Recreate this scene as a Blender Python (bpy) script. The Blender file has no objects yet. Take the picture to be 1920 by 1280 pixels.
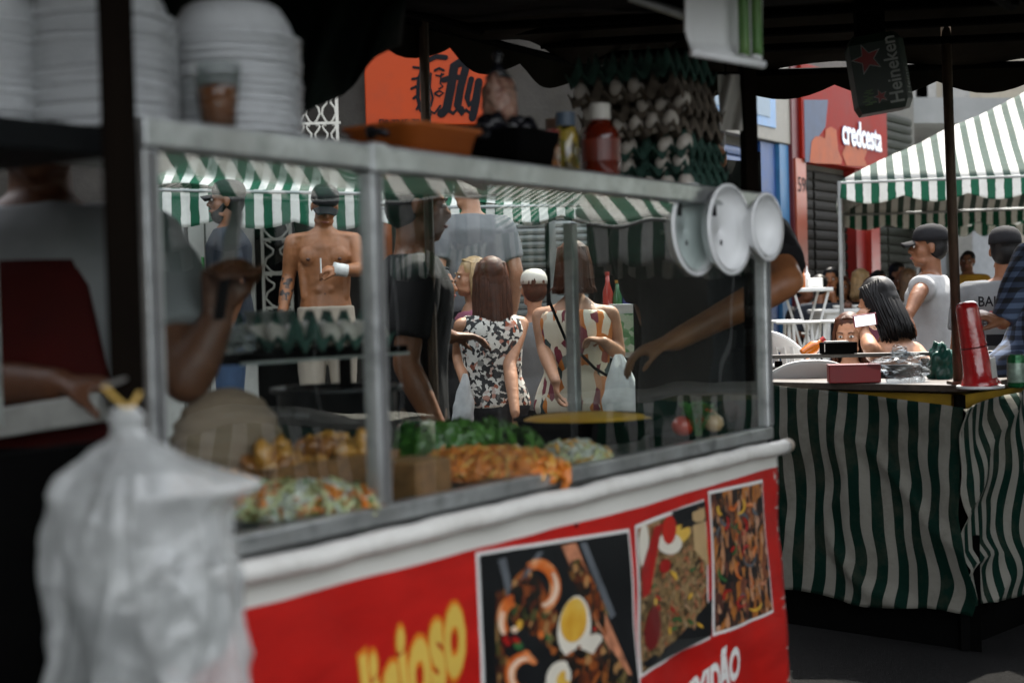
import bpy, math, random
import numpy as np
from mathutils import Vector as V, Matrix, Euler, noise as NZ

random.seed(7)
sc = bpy.context.scene
col = sc.collection
PI = math.pi

# ------------------------------------------------------------------ camera
FPX = 2667.0                       # focal length in pixels of a 1920 px wide frame (50 mm on a 36 mm sensor)
HC = 1.38
_pitch, _roll = math.radians(1.35), 0.027
FW = V((0, math.cos(_pitch), -math.sin(_pitch)))
RT = V((math.cos(_roll), 0, -math.sin(_roll))); RT = (RT - FW * RT.dot(FW)).normalized()
DN = FW.cross(RT)
CAM = V((0, 0, HC))
cd = bpy.data.cameras.new('camera')
cd.lens = 50; cd.sensor_width = 36; cd.clip_start = 0.05; cd.clip_end = 400
cd.dof.use_dof = True; cd.dof.focus_distance = 6.6; cd.dof.aperture_fstop = 2.6
cam = bpy.data.objects.new('camera', cd); col.objects.link(cam)
cam.matrix_world = Matrix(((RT.x, -DN.x, -FW.x, CAM.x), (RT.y, -DN.y, -FW.y, CAM.y), (RT.z, -DN.z, -FW.z, CAM.z), (0, 0, 0, 1)))
sc.camera = cam

# ------------------------------------------------------------------ sky and sun
SUN_DIR = V((.30, .62, 1.15)).normalized()        # towards the sun: high beyond the street, so what faces us is in shade
w = bpy.data.worlds.new('World'); sc.world = w; w.use_nodes = True
wn = w.node_tree.nodes; wl = w.node_tree.links
sky = wn.new('ShaderNodeTexSky'); sky.sky_type = 'NISHITA'; sky.sun_disc = False
sky.sun_elevation = math.asin(SUN_DIR.z); sky.sun_rotation = math.atan2(SUN_DIR.x, SUN_DIR.y)
sky.dust_density = 2.0
wn['Background'].inputs['Strength'].default_value = 0.15
hsv = wn.new('ShaderNodeHueSaturation'); hsv.inputs['Saturation'].default_value = .18     # thin bright cloud veil
wl.new(sky.outputs[0], hsv.inputs['Color']); wl.new(hsv.outputs[0], wn['Background'].inputs['Color'])
sd = bpy.data.lights.new('sun', 'SUN'); sd.energy = 2.2; sd.angle = math.radians(0.6); sd.color = (1, .93, .82)
so = bpy.data.objects.new('sun', sd); col.objects.link(so)
so.rotation_euler = SUN_DIR.to_track_quat('Z', 'Y').to_euler()
sc.view_settings.view_transform = 'Standard'; sc.view_settings.look = 'None'
sc.view_settings.exposure = 2.3; sc.view_settings.gamma = 1.0
sc.render.engine = 'CYCLES'
sc.cycles.max_bounces = 6; sc.cycles.transparent_max_bounces = 16
sc.cycles.sample_clamp_indirect = 6; sc.cycles.caustics_reflective = False; sc.cycles.caustics_refractive = False
sc.cycles.use_denoising = True

# ------------------------------------------------------------------ helpers: pixels to places
def ray(px, py): return FW + RT * ((px - 960) / FPX) + DN * ((py - 640) / FPX)
def P(px, py, d): return CAM + ray(px, py) * d
def onz(px, py, z):
    r = ray(px, py); return CAM + r * ((z - HC) / r.z)
def G(px, d, z=0.0):
    p = P(px, 602 - .027 * px, d); return V((p.x, p.y, z))
def Z(px, py, d): return P(px, py, d).z

# ------------------------------------------------------------------ materials
MATS = {}
def _nt(name):
    m = bpy.data.materials.new(name); m.use_nodes = True
    return m, m.node_tree.nodes, m.node_tree.links, m.node_tree.nodes['Principled BSDF']
def mat(name, c, rough=.6, metal=0.0, var=.18, vs=9.0, bump=0.0, bs=60.0, coat=0.0, sss=0.0, trans=0.0, dirt=0.0, dirtc=(.05, .045, .035), ds=3.0, emit=None, spec=.5, stretch=None):
    if name in MATS: return MATS[name]
    m, n, l, b = _nt(name)
    tc = n.new('ShaderNodeTexCoord'); mp = n.new('ShaderNodeMapping'); l.new(tc.outputs['Object'], mp.inputs[0])
    if stretch: mp.inputs['Scale'].default_value = stretch
    nz = n.new('ShaderNodeTexNoise'); nz.inputs['Scale'].default_value = vs; nz.inputs['Detail'].default_value = 6; nz.inputs['Roughness'].default_value = .6
    l.new(mp.outputs[0], nz.inputs['Vector'])
    r = n.new('ShaderNodeValToRGB'); r.color_ramp.elements[0].position = .28; r.color_ramp.elements[1].position = .72
    r.color_ramp.elements[0].color = tuple(max(0, x * (1 - var)) for x in c) + (1,)
    r.color_ramp.elements[1].color = tuple(min(1, x * (1 + var)) for x in c) + (1,)
    l.new(nz.outputs['Fac'], r.inputs[0]); out = r.outputs[0]
    if dirt > 0:
        n2 = n.new('ShaderNodeTexNoise'); n2.inputs['Scale'].default_value = ds; n2.inputs['Detail'].default_value = 9; n2.inputs['Roughness'].default_value = .7
        l.new(mp.outputs[0], n2.inputs['Vector'])
        r2 = n.new('ShaderNodeValToRGB'); r2.color_ramp.elements[0].position = .5; r2.color_ramp.elements[1].position = .75
        r2.color_ramp.elements[1].color = (dirt, dirt, dirt, 1); r2.color_ramp.elements[0].color = (0, 0, 0, 1)
        l.new(n2.outputs['Fac'], r2.inputs[0])
        mx = n.new('ShaderNodeMixRGB'); l.new(r2.outputs[0], mx.inputs[0]); l.new(out, mx.inputs[1]); mx.inputs[2].default_value = dirtc + (1,)
        out = mx.outputs[0]
    l.new(out, b.inputs['Base Color'])
    rr = n.new('ShaderNodeMapRange'); rr.inputs['To Min'].default_value = max(.03, rough - .1); rr.inputs['To Max'].default_value = min(1, rough + .1)
    l.new(nz.outputs['Fac'], rr.inputs['Value']); l.new(rr.outputs[0], b.inputs['Roughness'])
    b.inputs['Metallic'].default_value = metal
    b.inputs['Specular IOR Level'].default_value = spec
    if coat: b.inputs['Coat Weight'].default_value = coat; b.inputs['Coat Roughness'].default_value = .1
    if sss: b.inputs['Subsurface Weight'].default_value = sss; b.inputs['Subsurface Radius'].default_value = (.012, .005, .003)
    if trans: b.inputs['Transmission Weight'].default_value = trans
    if bump:
        nb = n.new('ShaderNodeTexNoise'); nb.inputs['Scale'].default_value = bs; nb.inputs['Detail'].default_value = 5
        l.new(mp.outputs[0], nb.inputs['Vector'])
        bp = n.new('ShaderNodeBump'); bp.inputs['Strength'].default_value = bump; bp.inputs['Distance'].default_value = .01
        l.new(nb.outputs['Fac'], bp.inputs['Height']); l.new(bp.outputs[0], b.inputs['Normal'])
    if emit: b.inputs['Emission Color'].default_value = emit[0] + (1,); b.inputs['Emission Strength'].default_value = emit[1]
    MATS[name] = m; return m

def thin_mat(name, c, rough=.35, transl=.3, clear=0.0, var=.15, vs=20, bump=.25, bs=25, spec=.5):
    """cloth or plastic film: principled + translucent (+ clear)"""
    if name in MATS: return MATS[name]
    m = mat(name, c, rough, var=var, vs=vs, bump=bump, bs=bs, spec=spec)
    n, l = m.node_tree.nodes, m.node_tree.links
    b = n['Principled BSDF']; o = n['Material Output']
    t = n.new('ShaderNodeBsdfTranslucent'); src = b.inputs['Base Color'].links[0].from_socket
    l.new(src, t.inputs['Color'])
    mx = n.new('ShaderNodeMixShader'); mx.inputs[0].default_value = transl
    l.new(b.outputs[0], mx.inputs[1]); l.new(t.outputs[0], mx.inputs[2]); out = mx.outputs[0]
    if clear:
        tr = n.new('ShaderNodeBsdfTransparent'); m2 = n.new('ShaderNodeMixShader'); m2.inputs[0].default_value = clear
        l.new(out, m2.inputs[1]); l.new(tr.outputs[0], m2.inputs[2]); out = m2.outputs[0]
    l.new(out, o.inputs['Surface']); return m

def stripe_mat(name, c1, c2, transl=.22, dirt=.5, duty=.5, rough=.5):
    """two coloured woven stripes along UV x (one pair per unit), with dirt and creases"""
    if name in MATS: return MATS[name]
    m, n, l, b = _nt(name)
    uv = n.new('ShaderNodeUVMap'); sx = n.new('ShaderNodeSeparateXYZ'); l.new(uv.outputs[0], sx.inputs[0])
    nw = n.new('ShaderNodeTexNoise'); nw.inputs['Scale'].default_value = 3; l.new(uv.outputs[0], nw.inputs['Vector'])
    ad = n.new('ShaderNodeMath'); ad.operation = 'MULTIPLY_ADD'; l.new(nw.outputs['Fac'], ad.inputs[0]); ad.inputs[1].default_value = .12; l.new(sx.outputs[0], ad.inputs[2])
    fr = n.new('ShaderNodeMath'); fr.operation = 'FRACT'; l.new(ad.outputs[0], fr.inputs[0])
    lt = n.new('ShaderNodeMath'); lt.operation = 'LESS_THAN'; l.new(fr.outputs[0], lt.inputs[0]); lt.inputs[1].default_value = duty
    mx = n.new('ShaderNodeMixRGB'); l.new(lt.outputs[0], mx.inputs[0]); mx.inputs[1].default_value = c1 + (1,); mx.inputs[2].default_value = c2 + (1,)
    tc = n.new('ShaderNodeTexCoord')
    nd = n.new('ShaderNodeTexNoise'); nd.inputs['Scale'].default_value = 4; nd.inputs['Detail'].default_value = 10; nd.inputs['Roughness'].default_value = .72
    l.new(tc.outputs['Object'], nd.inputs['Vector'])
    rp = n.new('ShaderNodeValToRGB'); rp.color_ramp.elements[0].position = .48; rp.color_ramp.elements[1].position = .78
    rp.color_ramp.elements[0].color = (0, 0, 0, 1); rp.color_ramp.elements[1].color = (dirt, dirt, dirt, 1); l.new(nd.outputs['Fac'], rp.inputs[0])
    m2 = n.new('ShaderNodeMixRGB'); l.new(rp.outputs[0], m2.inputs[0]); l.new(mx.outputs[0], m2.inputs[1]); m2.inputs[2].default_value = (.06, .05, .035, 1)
    l.new(m2.outputs[0], b.inputs['Base Color']); b.inputs['Roughness'].default_value = max(rough, .8); b.inputs['Specular IOR Level'].default_value = .08
    nb = n.new('ShaderNodeTexNoise'); nb.inputs['Scale'].default_value = 14; nb.inputs['Detail'].default_value = 4; l.new(tc.outputs['Object'], nb.inputs['Vector'])
    bp = n.new('ShaderNodeBump'); bp.inputs['Strength'].default_value = .35; bp.inputs['Distance'].default_value = .02; l.new(nb.outputs['Fac'], bp.inputs['Height']); l.new(bp.outputs[0], b.inputs['Normal'])
    t = n.new('ShaderNodeBsdfTranslucent'); l.new(m2.outputs[0], t.inputs['Color'])
    ms = n.new('ShaderNodeMixShader'); ms.inputs[0].default_value = transl; l.new(b.outputs[0], ms.inputs[1]); l.new(t.outputs[0], ms.inputs[2])
    l.new(ms.outputs[0], n['Material Output'].inputs['Surface'])
    MATS[name] = m; return m

def glass_mat(name, tint=(.93, .96, .95), ior=1.45, smear=.03, rough=.0, warp=0.0):
    if name in MATS: return MATS[name]
    m = bpy.data.materials.new(name); m.use_nodes = True; n = m.node_tree.nodes; l = m.node_tree.links
    n.remove(n['Principled BSDF']); o = n['Material Output']
    lw = n.new('ShaderNodeLayerWeight'); lw.inputs['Blend'].default_value = .5      # Schlick: same from both sides of the pane
    pw = n.new('ShaderNodeMath'); pw.operation = 'POWER'; l.new(lw.outputs['Facing'], pw.inputs[0]); pw.inputs[1].default_value = 5
    f0 = ((ior - 1) / (ior + 1)) ** 2
    fr = n.new('ShaderNodeMath'); fr.operation = 'MULTIPLY_ADD'; l.new(pw.outputs[0], fr.inputs[0]); fr.inputs[1].default_value = 1 - f0; fr.inputs[2].default_value = f0
    tr = n.new('ShaderNodeBsdfTransparent'); tr.inputs[0].default_value = tint + (1,)
    gl = n.new('ShaderNodeBsdfGlossy'); gl.inputs['Roughness'].default_value = rough
    tc = n.new('ShaderNodeTexCoord')
    if warp:
        nb = n.new('ShaderNodeTexNoise'); nb.inputs['Scale'].default_value = 3.0; nb.inputs['Detail'].default_value = 1; l.new(tc.outputs['Object'], nb.inputs['Vector'])
        bp = n.new('ShaderNodeBump'); bp.inputs['Strength'].default_value = warp; bp.inputs['Distance'].default_value = .02; l.new(nb.outputs['Fac'], bp.inputs['Height'])
        l.new(bp.outputs[0], gl.inputs['Normal'])
    mx = n.new('ShaderNodeMixShader'); l.new(fr.outputs[0], mx.inputs[0]); l.new(tr.outputs[0], mx.inputs[1]); l.new(gl.outputs[0], mx.inputs[2])
    nz = n.new('ShaderNodeTexNoise'); nz.inputs['Scale'].default_value = 5; nz.inputs['Detail'].default_value = 8; nz.inputs['Roughness'].default_value = .65; l.new(tc.outputs['Object'], nz.inputs['Vector'])
    mr = n.new('ShaderNodeMapRange'); mr.inputs['From Min'].default_value = .45; mr.inputs['From Max'].default_value = .8; mr.inputs['To Max'].default_value = smear; l.new(nz.outputs['Fac'], mr.inputs['Value'])
    df = n.new('ShaderNodeBsdfDiffuse'); df.inputs[0].default_value = (.6, .6, .57, 1)
    m2 = n.new('ShaderNodeMixShader'); l.new(mr.outputs[0], m2.inputs[0]); l.new(mx.outputs[0], m2.inputs[1]); l.new(df.outputs[0], m2.inputs[2])
    l.new(m2.outputs[0], o.inputs['Surface']); MATS[name] = m; return m

def ramp_mat(name, stops, scale=60, detail=3, kind='vor', rough=.45, stretch=(1, 1, 1), bump=.3, coat=0.0, rand=1.0):
    """speckled mixture (food, printed food pictures): stops = [(pos, colour)]"""
    if name in MATS: return MATS[name]
    m, n, l, b = _nt(name)
    tc = n.new('ShaderNodeTexCoord'); mp = n.new('ShaderNodeMapping'); mp.inputs['Scale'].default_value = stretch; l.new(tc.outputs['Object'], mp.inputs[0])
    nz = n.new('ShaderNodeTexNoise'); nz.inputs['Scale'].default_value = scale * .35; nz.inputs['Detail'].default_value = detail
    l.new(mp.outputs[0], nz.inputs['Vector'])
    if kind == 'vor':
        ad = n.new('ShaderNodeMixRGB'); ad.blend_type = 'ADD'; ad.inputs[0].default_value = .06; l.new(mp.outputs[0], ad.inputs[1]); l.new(nz.outputs['Color'], ad.inputs[2])
        vo = n.new('ShaderNodeTexVoronoi'); vo.inputs['Scale'].default_value = scale; l.new(ad.outputs[0], vo.inputs['Vector'])
        sx = n.new('ShaderNodeSeparateXYZ'); l.new(vo.outputs['Color'], sx.inputs[0]); src = sx.outputs[0]; hsrc = vo.outputs['Distance']
    else:
        src = nz.outputs['Fac']; hsrc = src
    r = n.new('ShaderNodeValToRGB'); e = r.color_ramp.elements
    e[0].position = stops[0][0]; e[0].color = stops[0][1] + (1,); e[1].position = stops[-1][0]; e[1].color = stops[-1][1] + (1,)
    for p_, c_ in stops[1:-1]:
        k = e.new(p_); k.color = c_ + (1,)
    l.new(src, r.inputs[0])
    l.new(r.outputs[0], b.inputs['Base Color']); b.inputs['Roughness'].default_value = rough
    if coat: b.inputs['Coat Weight'].default_value = coat
    if bump:
        bp = n.new('ShaderNodeBump'); bp.inputs['Strength'].default_value = bump; bp.inputs['Distance'].default_value = .004; l.new(hsrc, bp.inputs['Height']); l.new(bp.outputs[0], b.inputs['Normal'])
    MATS[name] = m; return m

# ------------------------------------------------------------------ mesh builder
ORG = {}
def frame_of(d):
    d = V(d).normalized(); a = V((0, 0, 1)) if abs(d.z) < .92 else V((1, 0, 0))
    x = d.cross(a).normalized(); return x, d.cross(x).normalized(), d
class MB:
    def __init__(s): s.v = []; s.f = []; s.u = {}; s.mi = []; s.cur = 0
    def _f(s, f, uv=None):
        if uv: s.u[len(s.f)] = uv
        s.f.append(f); s.mi.append(s.cur)
    def obox(s, o, a, b, c):
        o, a, b, c = V(o), V(a), V(b), V(c); k = len(s.v)
        s.v += [o, o + a, o + a + b, o + b, o + c, o + a + c, o + a + b + c, o + b + c]
        q = [(0, 3, 2, 1), (4, 5, 6, 7), (0, 1, 5, 4), (1, 2, 6, 5), (2, 3, 7, 6), (3, 0, 4, 7)]
        if a.cross(b).dot(c) < 0: q = [t[::-1] for t in q]
        for t in q: s._f(tuple(k + i for i in t))
        return s
    def box(s, c, z, m=None):
        ax = [V((z[0], 0, 0)), V((0, z[1], 0)), V((0, 0, z[2]))]
        if m is not None: ax = [m @ a for a in ax]
        return s.obox(V(c) - (ax[0] + ax[1] + ax[2]) / 2, *ax)
    def tube(s, pts, rad, seg=8, cap=True, flat=1.0, rnd=False):
        pts = [V(p) for p in pts]; nn = len(pts)
        rad = [rad] * nn if not isinstance(rad, (list, tuple)) else list(rad)
        if rnd:      # rounded ends
            d0 = (pts[0] - pts[1]).normalized(); d1 = (pts[-1] - pts[-2]).normalized()
            e0 = [(pts[0] + d0 * rad[0] * a, rad[0] * b) for a, b in ((.95, .3), (.7, .71))]; e1 = [(pts[-1] + d1 * rad[-1] * a, rad[-1] * b) for a, b in ((.7, .71), (.95, .3))]
            pts = [e[0] for e in e0] + pts + [e[0] for e in e1]; rad = [e[1] for e in e0] + rad + [e[1] for e in e1]; nn = len(pts)
        k = len(s.v); x = None
        for i, p in enumerate(pts):
            t = (pts[min(i + 1, nn - 1)] - pts[max(i - 1, 0)])
            t = t.normalized() if t.length > 1e-9 else V((0, 0, 1))
            if x is None: x = frame_of(t)[0]; y = t.cross(x)
            else:
                x = (x - t * x.dot(t)); x = x.normalized() if x.length > 1e-6 else frame_of(t)[0]; y = t.cross(x)
            for j in range(seg):
                a = 2 * PI * j / seg; s.v.append(p + (x * math.cos(a) + y * math.sin(a) * flat) * rad[i])
        for i in range(nn - 1):
            for j in range(seg):
                a, b = k + i * seg + j, k + i * seg + (j + 1) % seg
                s._f((a, b, b + seg, a + seg))
        if cap:
            s._f(tuple(k + j for j in range(seg))[::-1]); s._f(tuple(k + (nn - 1) * seg + j for j in range(seg)))
        return s
    def caps(s, a, b, r0, r1=None, seg=10): return s.tube([a, b], [r0, r0 if r1 is None else r1], seg, rnd=True)
    def rings(s, rings, cap=True):
        k = len(s.v); m = len(rings[0])
        for r in rings: s.v += [V(p) for p in r]
        for i in range(len(rings) - 1):
            for j in range(m):
                a, b = k + i * m + j, k + i * m + (j + 1) % m
                s._f((a, b, b + m, a + m))
        if cap:
            s._f(tuple(k + j for j in range(m))[::-1]); s._f(tuple(k + (len(rings) - 1) * m + j for j in range(m)))
        return s
    def lathe(s, prof, c=(0, 0, 0), ax=(0, 0, 1), seg=24, cap=True):
        x, y, z = frame_of(ax); c = V(c)
        return s.rings([[c + z * h + (x * math.cos(2 * PI * j / seg) + y * math.sin(2 * PI * j / seg)) * r for j in range(seg)] for r, h in prof], cap)
    def ell(s, c, r, m=None, nu=14, nv=9):
        c = V(c); m = m or Matrix.Identity(3)
        return s.rings([[c + m @ V((r[0] * math.sin(t) * math.cos(a), r[1] * math.sin(t) * math.sin(a), r[2] * math.cos(t)))
            for a in (2 * PI * j / nu for j in range(nu))] for t in [PI - (.12 + (PI - .24) * i / nv) for i in range(nv + 1)]])
    def grid(s, fn, nu, nv, uvs=(1, 1), uvo=(0, 0)):
        k = len(s.v)
        for j in range(nv + 1):
            for i in range(nu + 1): s.v.append(V(fn(i / nu, j / nv)))
        for j in range(nv):
            for i in range(nu):
                a = k + j * (nu + 1) + i
                q = [(i, j), (i + 1, j), (i + 1, j + 1), (i, j + 1)]
                s._f((a, a + 1, a + nu + 2, a + nu + 1), [(uvo[0] + p / nu * uvs[0], uvo[1] + r / nv * uvs[1]) for p, r in q])
        return s
    def mesh(s, name, off=V((0, 0, 0))):
        me = bpy.data.meshes.new(name)
        me.from_pydata([tuple(p - off) for p in s.v], [], s.f)
        if s.u:
            ul = me.uv_layers.new(name='UVMap')
            for i, pl in enumerate(me.polygons):
                if i in s.u:
                    for li, uv in zip(pl.loop_indices, s.u[i]): ul.data[li].uv = uv
        if any(s.mi):
            for i, pl in enumerate(me.polygons): pl.material_index = s.mi[i]
        return me
    def build(s, name, m, parent=None, smooth=False, bev=0.0, thick=0.0, label=None, cat=None, group=None, kind=None):
        if parent is not None: off = ORG.get(parent.name, V((0, 0, 0)))
        else:
            xs = [p.x for p in s.v]; ys = [p.y for p in s.v]; off = V(((min(xs) + max(xs)) / 2, (min(ys) + max(ys)) / 2, min(p.z for p in s.v)))
        me = s.mesh(name, off)
        return link(name, me, m, parent, off, smooth, bev, thick, label, cat, group, kind)
def link(name, me, m, parent=None, off=V((0, 0, 0)), smooth=False, bev=0.0, thick=0.0, label=None, cat=None, group=None, kind=None):
    o = bpy.data.objects.new(name, me); col.objects.link(o)
    for x in (m if isinstance(m, (list, tuple)) else [m]): me.materials.append(x)
    if smooth:
        me.polygons.foreach_set('use_smooth', [True] * len(me.polygons))
    if thick:
        md = o.modifiers.new('solid', 'SOLIDIFY'); md.thickness = thick; md.offset = 0
    if bev:
        md = o.modifiers.new('bevel', 'BEVEL'); md.width = bev; md.segments = 2; md.limit_method = 'ANGLE'
    if parent is not None: o.parent = parent
    else: o.location = off
    ORG[o.name] = off.copy()
    return tag(o, label, cat, group, kind)
def tag(o, label=None, cat=None, group=None, kind=None):
    for k, x in (('label', label), ('category', cat), ('group', group), ('kind', kind)):
        if x: o[k] = x
    return o
def thing(name, label, cat, loc=(0, 0, 0), group=None, local=False, rz=0.0, scale=1.0):
    o = bpy.data.objects.new(name, None); col.objects.link(o); o.location = V(loc); o.empty_display_size = .1
    o.rotation_euler = (0, 0, rz); o.scale = (scale,) * 3
    ORG[o.name] = V((0, 0, 0)) if local else V(loc)
    return tag(o, label, cat, group)
def copy_tree(o, parent=None, label=None, group=None):
    c = o.copy(); col.objects.link(c); c.parent = parent
    if label: c['label'] = label
    if group: c['group'] = group
    for ch in list(o.children): copy_tree(ch, c)
    return c
TS = bpy.data.scenes.new('workshop')          # modifiers are evaluated here, away from the full scene; removed at the end
def baked(o):
    TS.collection.objects.link(o); vl = TS.view_layers[0]; vl.update()
    me = bpy.data.meshes.new_from_object(o.evaluated_get(vl.depsgraph)); return me
def remeshed(mb, name, m, parent, voxel=.01, it=4, fold=0.0, ff=(9, 9, 4), seed=0.0, mark=None):
    """union of overlapping closed shapes as one continuous skin"""
    me = mb.mesh(name); o = bpy.data.objects.new('tmp', me)
    r = o.modifiers.new('r', 'REMESH'); r.mode = 'VOXEL'; r.voxel_size = voxel; r.adaptivity = 0
    s = o.modifiers.new('s', 'SMOOTH'); s.factor = .5; s.iterations = it
    me2 = baked(o); bpy.data.objects.remove(o); bpy.data.meshes.remove(me)
    if fold:
        nv = len(me2.vertices); co = np.zeros(nv * 3, np.float32); no = np.zeros(nv * 3, np.float32)
        me2.vertices.foreach_get('co', co); me2.vertex_normals.foreach_get('vector', no); co = co.reshape(-1, 3); no = no.reshape(-1, 3)
        k = np.array([NZ.noise((x * ff[0] + seed, y * ff[1], z * ff[2])) + .5 * NZ.noise((x * ff[0] * 2.3 + seed, y * ff[1] * 2.3, z * ff[2] * 2.6 + 7)) for x, y, z in co.tolist()], np.float32)
        co += no * ((np.maximum(k, -.35) + .2) * fold)[:, None]; me2.vertices.foreach_set('co', co.ravel()); me2.update()
    me2.name = name; me2.materials.clear()
    o = link(name, me2, m, parent, ORG.get(parent.name, V((0, 0, 0))), smooth=True)
    if mark:
        for pl in me2.polygons: pl.material_index = mark(pl.center)
    return o
def text_mesh(txt, size=1.0, offset=0.0, extrude=0.0, shear=0.0, spacing=1.0, align='LEFT', res=3):
    c = bpy.data.curves.new('t', 'FONT'); c.body = txt; c.size = size; c.offset = offset; c.extrude = extrude; c.shear = shear
    c.space_character = spacing; c.align_x = align; c.resolution_u = res; c.fill_mode = 'FRONT' if not extrude else 'BOTH'
    o = bpy.data.objects.new('t', c)
    me = baked(o); bpy.data.objects.remove(o); bpy.data.curves.remove(c); me.materials.clear(); return me
def letters(txt, name, m, parent, o, ax, ay, size, offset=0.0, xs=1.0, shear=0.0, fn=None, spacing=1.0, align='LEFT'):
    """flat lettering on a plane: o origin, ax / ay unit axes"""
    me = text_mesh(txt, size, offset, shear=shear, spacing=spacing, align=align)
    off = ORG.get(parent.name, V((0, 0, 0)))
    for q in me.vertices:
        p = fn(q.co.x * xs, q.co.y) if fn else V(o) + V(ax) * q.co.x * xs + V(ay) * q.co.y
        q.co = p - off
    return link(name, me, m, parent, off)
def lump(c, r, amp=.3, fr=12, seed=0, nu=28, nv=18, m=None):
    mb = MB(); mb.ell((0, 0, 0), (1, 1, 1), nu=nu, nv=nv)
    mb.v = [V(c) + V((q.x * r[0], q.y * r[1], q.z * r[2])) * (1 + amp * NZ.noise(q * 1.6 + V((seed, 0, 0))) + amp * .5 * NZ.noise(q * 4 + V((seed, 9, 0)))) for q in mb.v]; return mb
# ------------------------------------------------------------------ shared materials
M_alu = mat('aluminium', (.50, .52, .52), .36, .8, var=.45, vs=18, bump=.12, bs=120, dirt=.8, dirtc=(.16, .15, .13), ds=9)
M_whiteplast = mat('white_plastic', (.80, .81, .81), .4, var=.04, coat=.1)
M_foam = mat('white_foam', (.62, .64, .65), .28, var=.05, bump=.05, bs=200)
M_blackwood = mat('dark_wood', (.0045, .003, .002), .85, spec=.04, var=.5, vs=5, bump=.3, bs=40, stretch=(6, 6, .6))
M_black = mat('black_paint', (.0018, .0018, .0018), .8, var=.4, spec=.03)
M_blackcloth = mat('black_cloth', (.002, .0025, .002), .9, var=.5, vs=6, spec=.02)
M_steel = mat('worn_steel', (.30, .29, .27), .45, .6, var=.4, vs=10, dirt=.7, dirtc=(.06, .04, .025), ds=5)
M_rust = mat('rusty_pipe', (.085, .055, .035), .6, .4, var=.5, vs=12, bump=.3, bs=60, stretch=(3, 3, .8))
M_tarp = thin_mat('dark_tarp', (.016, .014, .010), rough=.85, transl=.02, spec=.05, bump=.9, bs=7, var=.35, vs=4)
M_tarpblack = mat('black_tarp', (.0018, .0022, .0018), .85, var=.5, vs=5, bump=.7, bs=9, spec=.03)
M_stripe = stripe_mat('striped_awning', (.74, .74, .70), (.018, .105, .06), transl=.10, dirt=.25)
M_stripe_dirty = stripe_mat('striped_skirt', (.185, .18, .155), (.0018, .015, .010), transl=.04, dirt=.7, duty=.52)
M_glass = glass_mat('case_glass', smear=.006, warp=.12, ior=1.58)
M_thinglass = glass_mat('clear_plastic', tint=(.9, .92, .9), smear=.12, rough=.05, warp=.6)
M_red = mat('red_vinyl', (.42, .010, .008), .38, var=.12, vs=3, bump=.06, bs=20)
M_whitevinyl = mat('white_vinyl', (.66, .65, .61), .42, var=.10, vs=6, bump=.35, bs=45, dirt=.45, dirtc=(.28, .25, .20), ds=7)
M_yellowprint = mat('yellow_print', (.62, .42, .075), .45, var=.05)
M_orangeprint = mat('orange_print', (.62, .17, .01), .45, var=.05)
M_blackprint = mat('black_print', (.008, .008, .010), .6, var=.1, spec=.08)
M_whiteprint = mat('white_print', (.72, .71, .68), .45, var=.05)
M_egg = mat('white_egg', (.45, .41, .36), .5, var=.08, )
M_traydark = mat('egg_tray_green', (.020, .060, .044), .8, var=.4, vs=30)
M_traygrey = mat('egg_tray_grey', (.115, .092, .07), .9, var=.3, vs=40, bump=.3, bs=150)
M_wood = mat('brown_wood', (.22, .10, .035), .6, var=.4, vs=6, stretch=(2, 8, 8), bump=.2)
M_asphalt = mat('asphalt', (.012, .012, .012), .98, spec=.06, var=.5, vs=60, bump=.6, bs=180, dirt=.4, dirtc=(.02, .02, .02), ds=1.2)
M_paving = mat('paving', (.20, .19, .17), .85, var=.25, vs=20, bump=.3, bs=90, dirt=.5, ds=1.5)

# ------------------------------------------------------------------ ground
mb = MB(); mb.box((0, 8, -.05), (80, 70, .1)); mb.build('ground', M_asphalt, kind='structure')
mb = MB(); mb.box((-2, 14.2, .065), (30, 10.2, .13)); mb.build('pavement', M_paving, kind='structure', bev=.02)

# ------------------------------------------------------------------ the cart: local axes u (along the front), w (into the cart), z
A0 = onz(300, 1061, 1.022); B0 = onz(1440, 815, 1.022)
LC = (B0 - A0).length
UU = (B0 - A0).normalized(); WW = V((-UU.y, UU.x, 0)); UP = V((0, 0, 1))
def C(u, w_, z): return V((A0.x, A0.y, 0)) + UU * u + WW * w_ + UP * z
def onw(px, py, w_):
    """where the sight line meets the upright plane at depth w_ behind the cart front, as (u, z)"""
    r = ray(px, py); o = C(0, w_, 0); t = (o - CAM).dot(WW) / r.dot(WW); p = CAM + r * t
    return (p - o).dot(UU), p.z
ZC, ZT, WD = 1.022, 1.667, .62
cart = thing('food_cart', 'glass fronted street food cart with aluminium frame and red picture banner', 'food cart', C(LC / 2, .3, 0))
def cbox(mb, u0, u1, w0, w1, z0, z1): return mb.obox(C(u0, w0, z0), UU * (u1 - u0), WW * (w1 - w0), UP * (z1 - z0))
cbox(MB(), .03, LC - .03, .03, WD, .20, ZC - .045).build('cabinet', M_black, cart)
cbox(MB(), 0, LC, 0, WD + .02, ZC - .04, ZC - .012).build('counter', mat('zinc_counter', (.16, .16, .155), .4, .7, var=.4, dirt=.5), cart, bev=.004)
cbox(MB(), .0, LC + .012, -.012, .022, ZC - .010, ZC + .022).build('bottom_rail', M_alu, cart, bev=.004)
um, _ = onw(708, 640, 0)
for u0, u1 in ((-.018, um - .012), (um + .012, LC + .016)):
    cbox(MB(), u0, u1, -.016, .026, ZT - .046, ZT).build('top_rail', M_alu, cart, bev=.006)
cbox(MB(), um - .022, um + .022, -.020, .030, ZT - .05, ZT + .003).build('joint', M_alu, cart, bev=.005)
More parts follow.
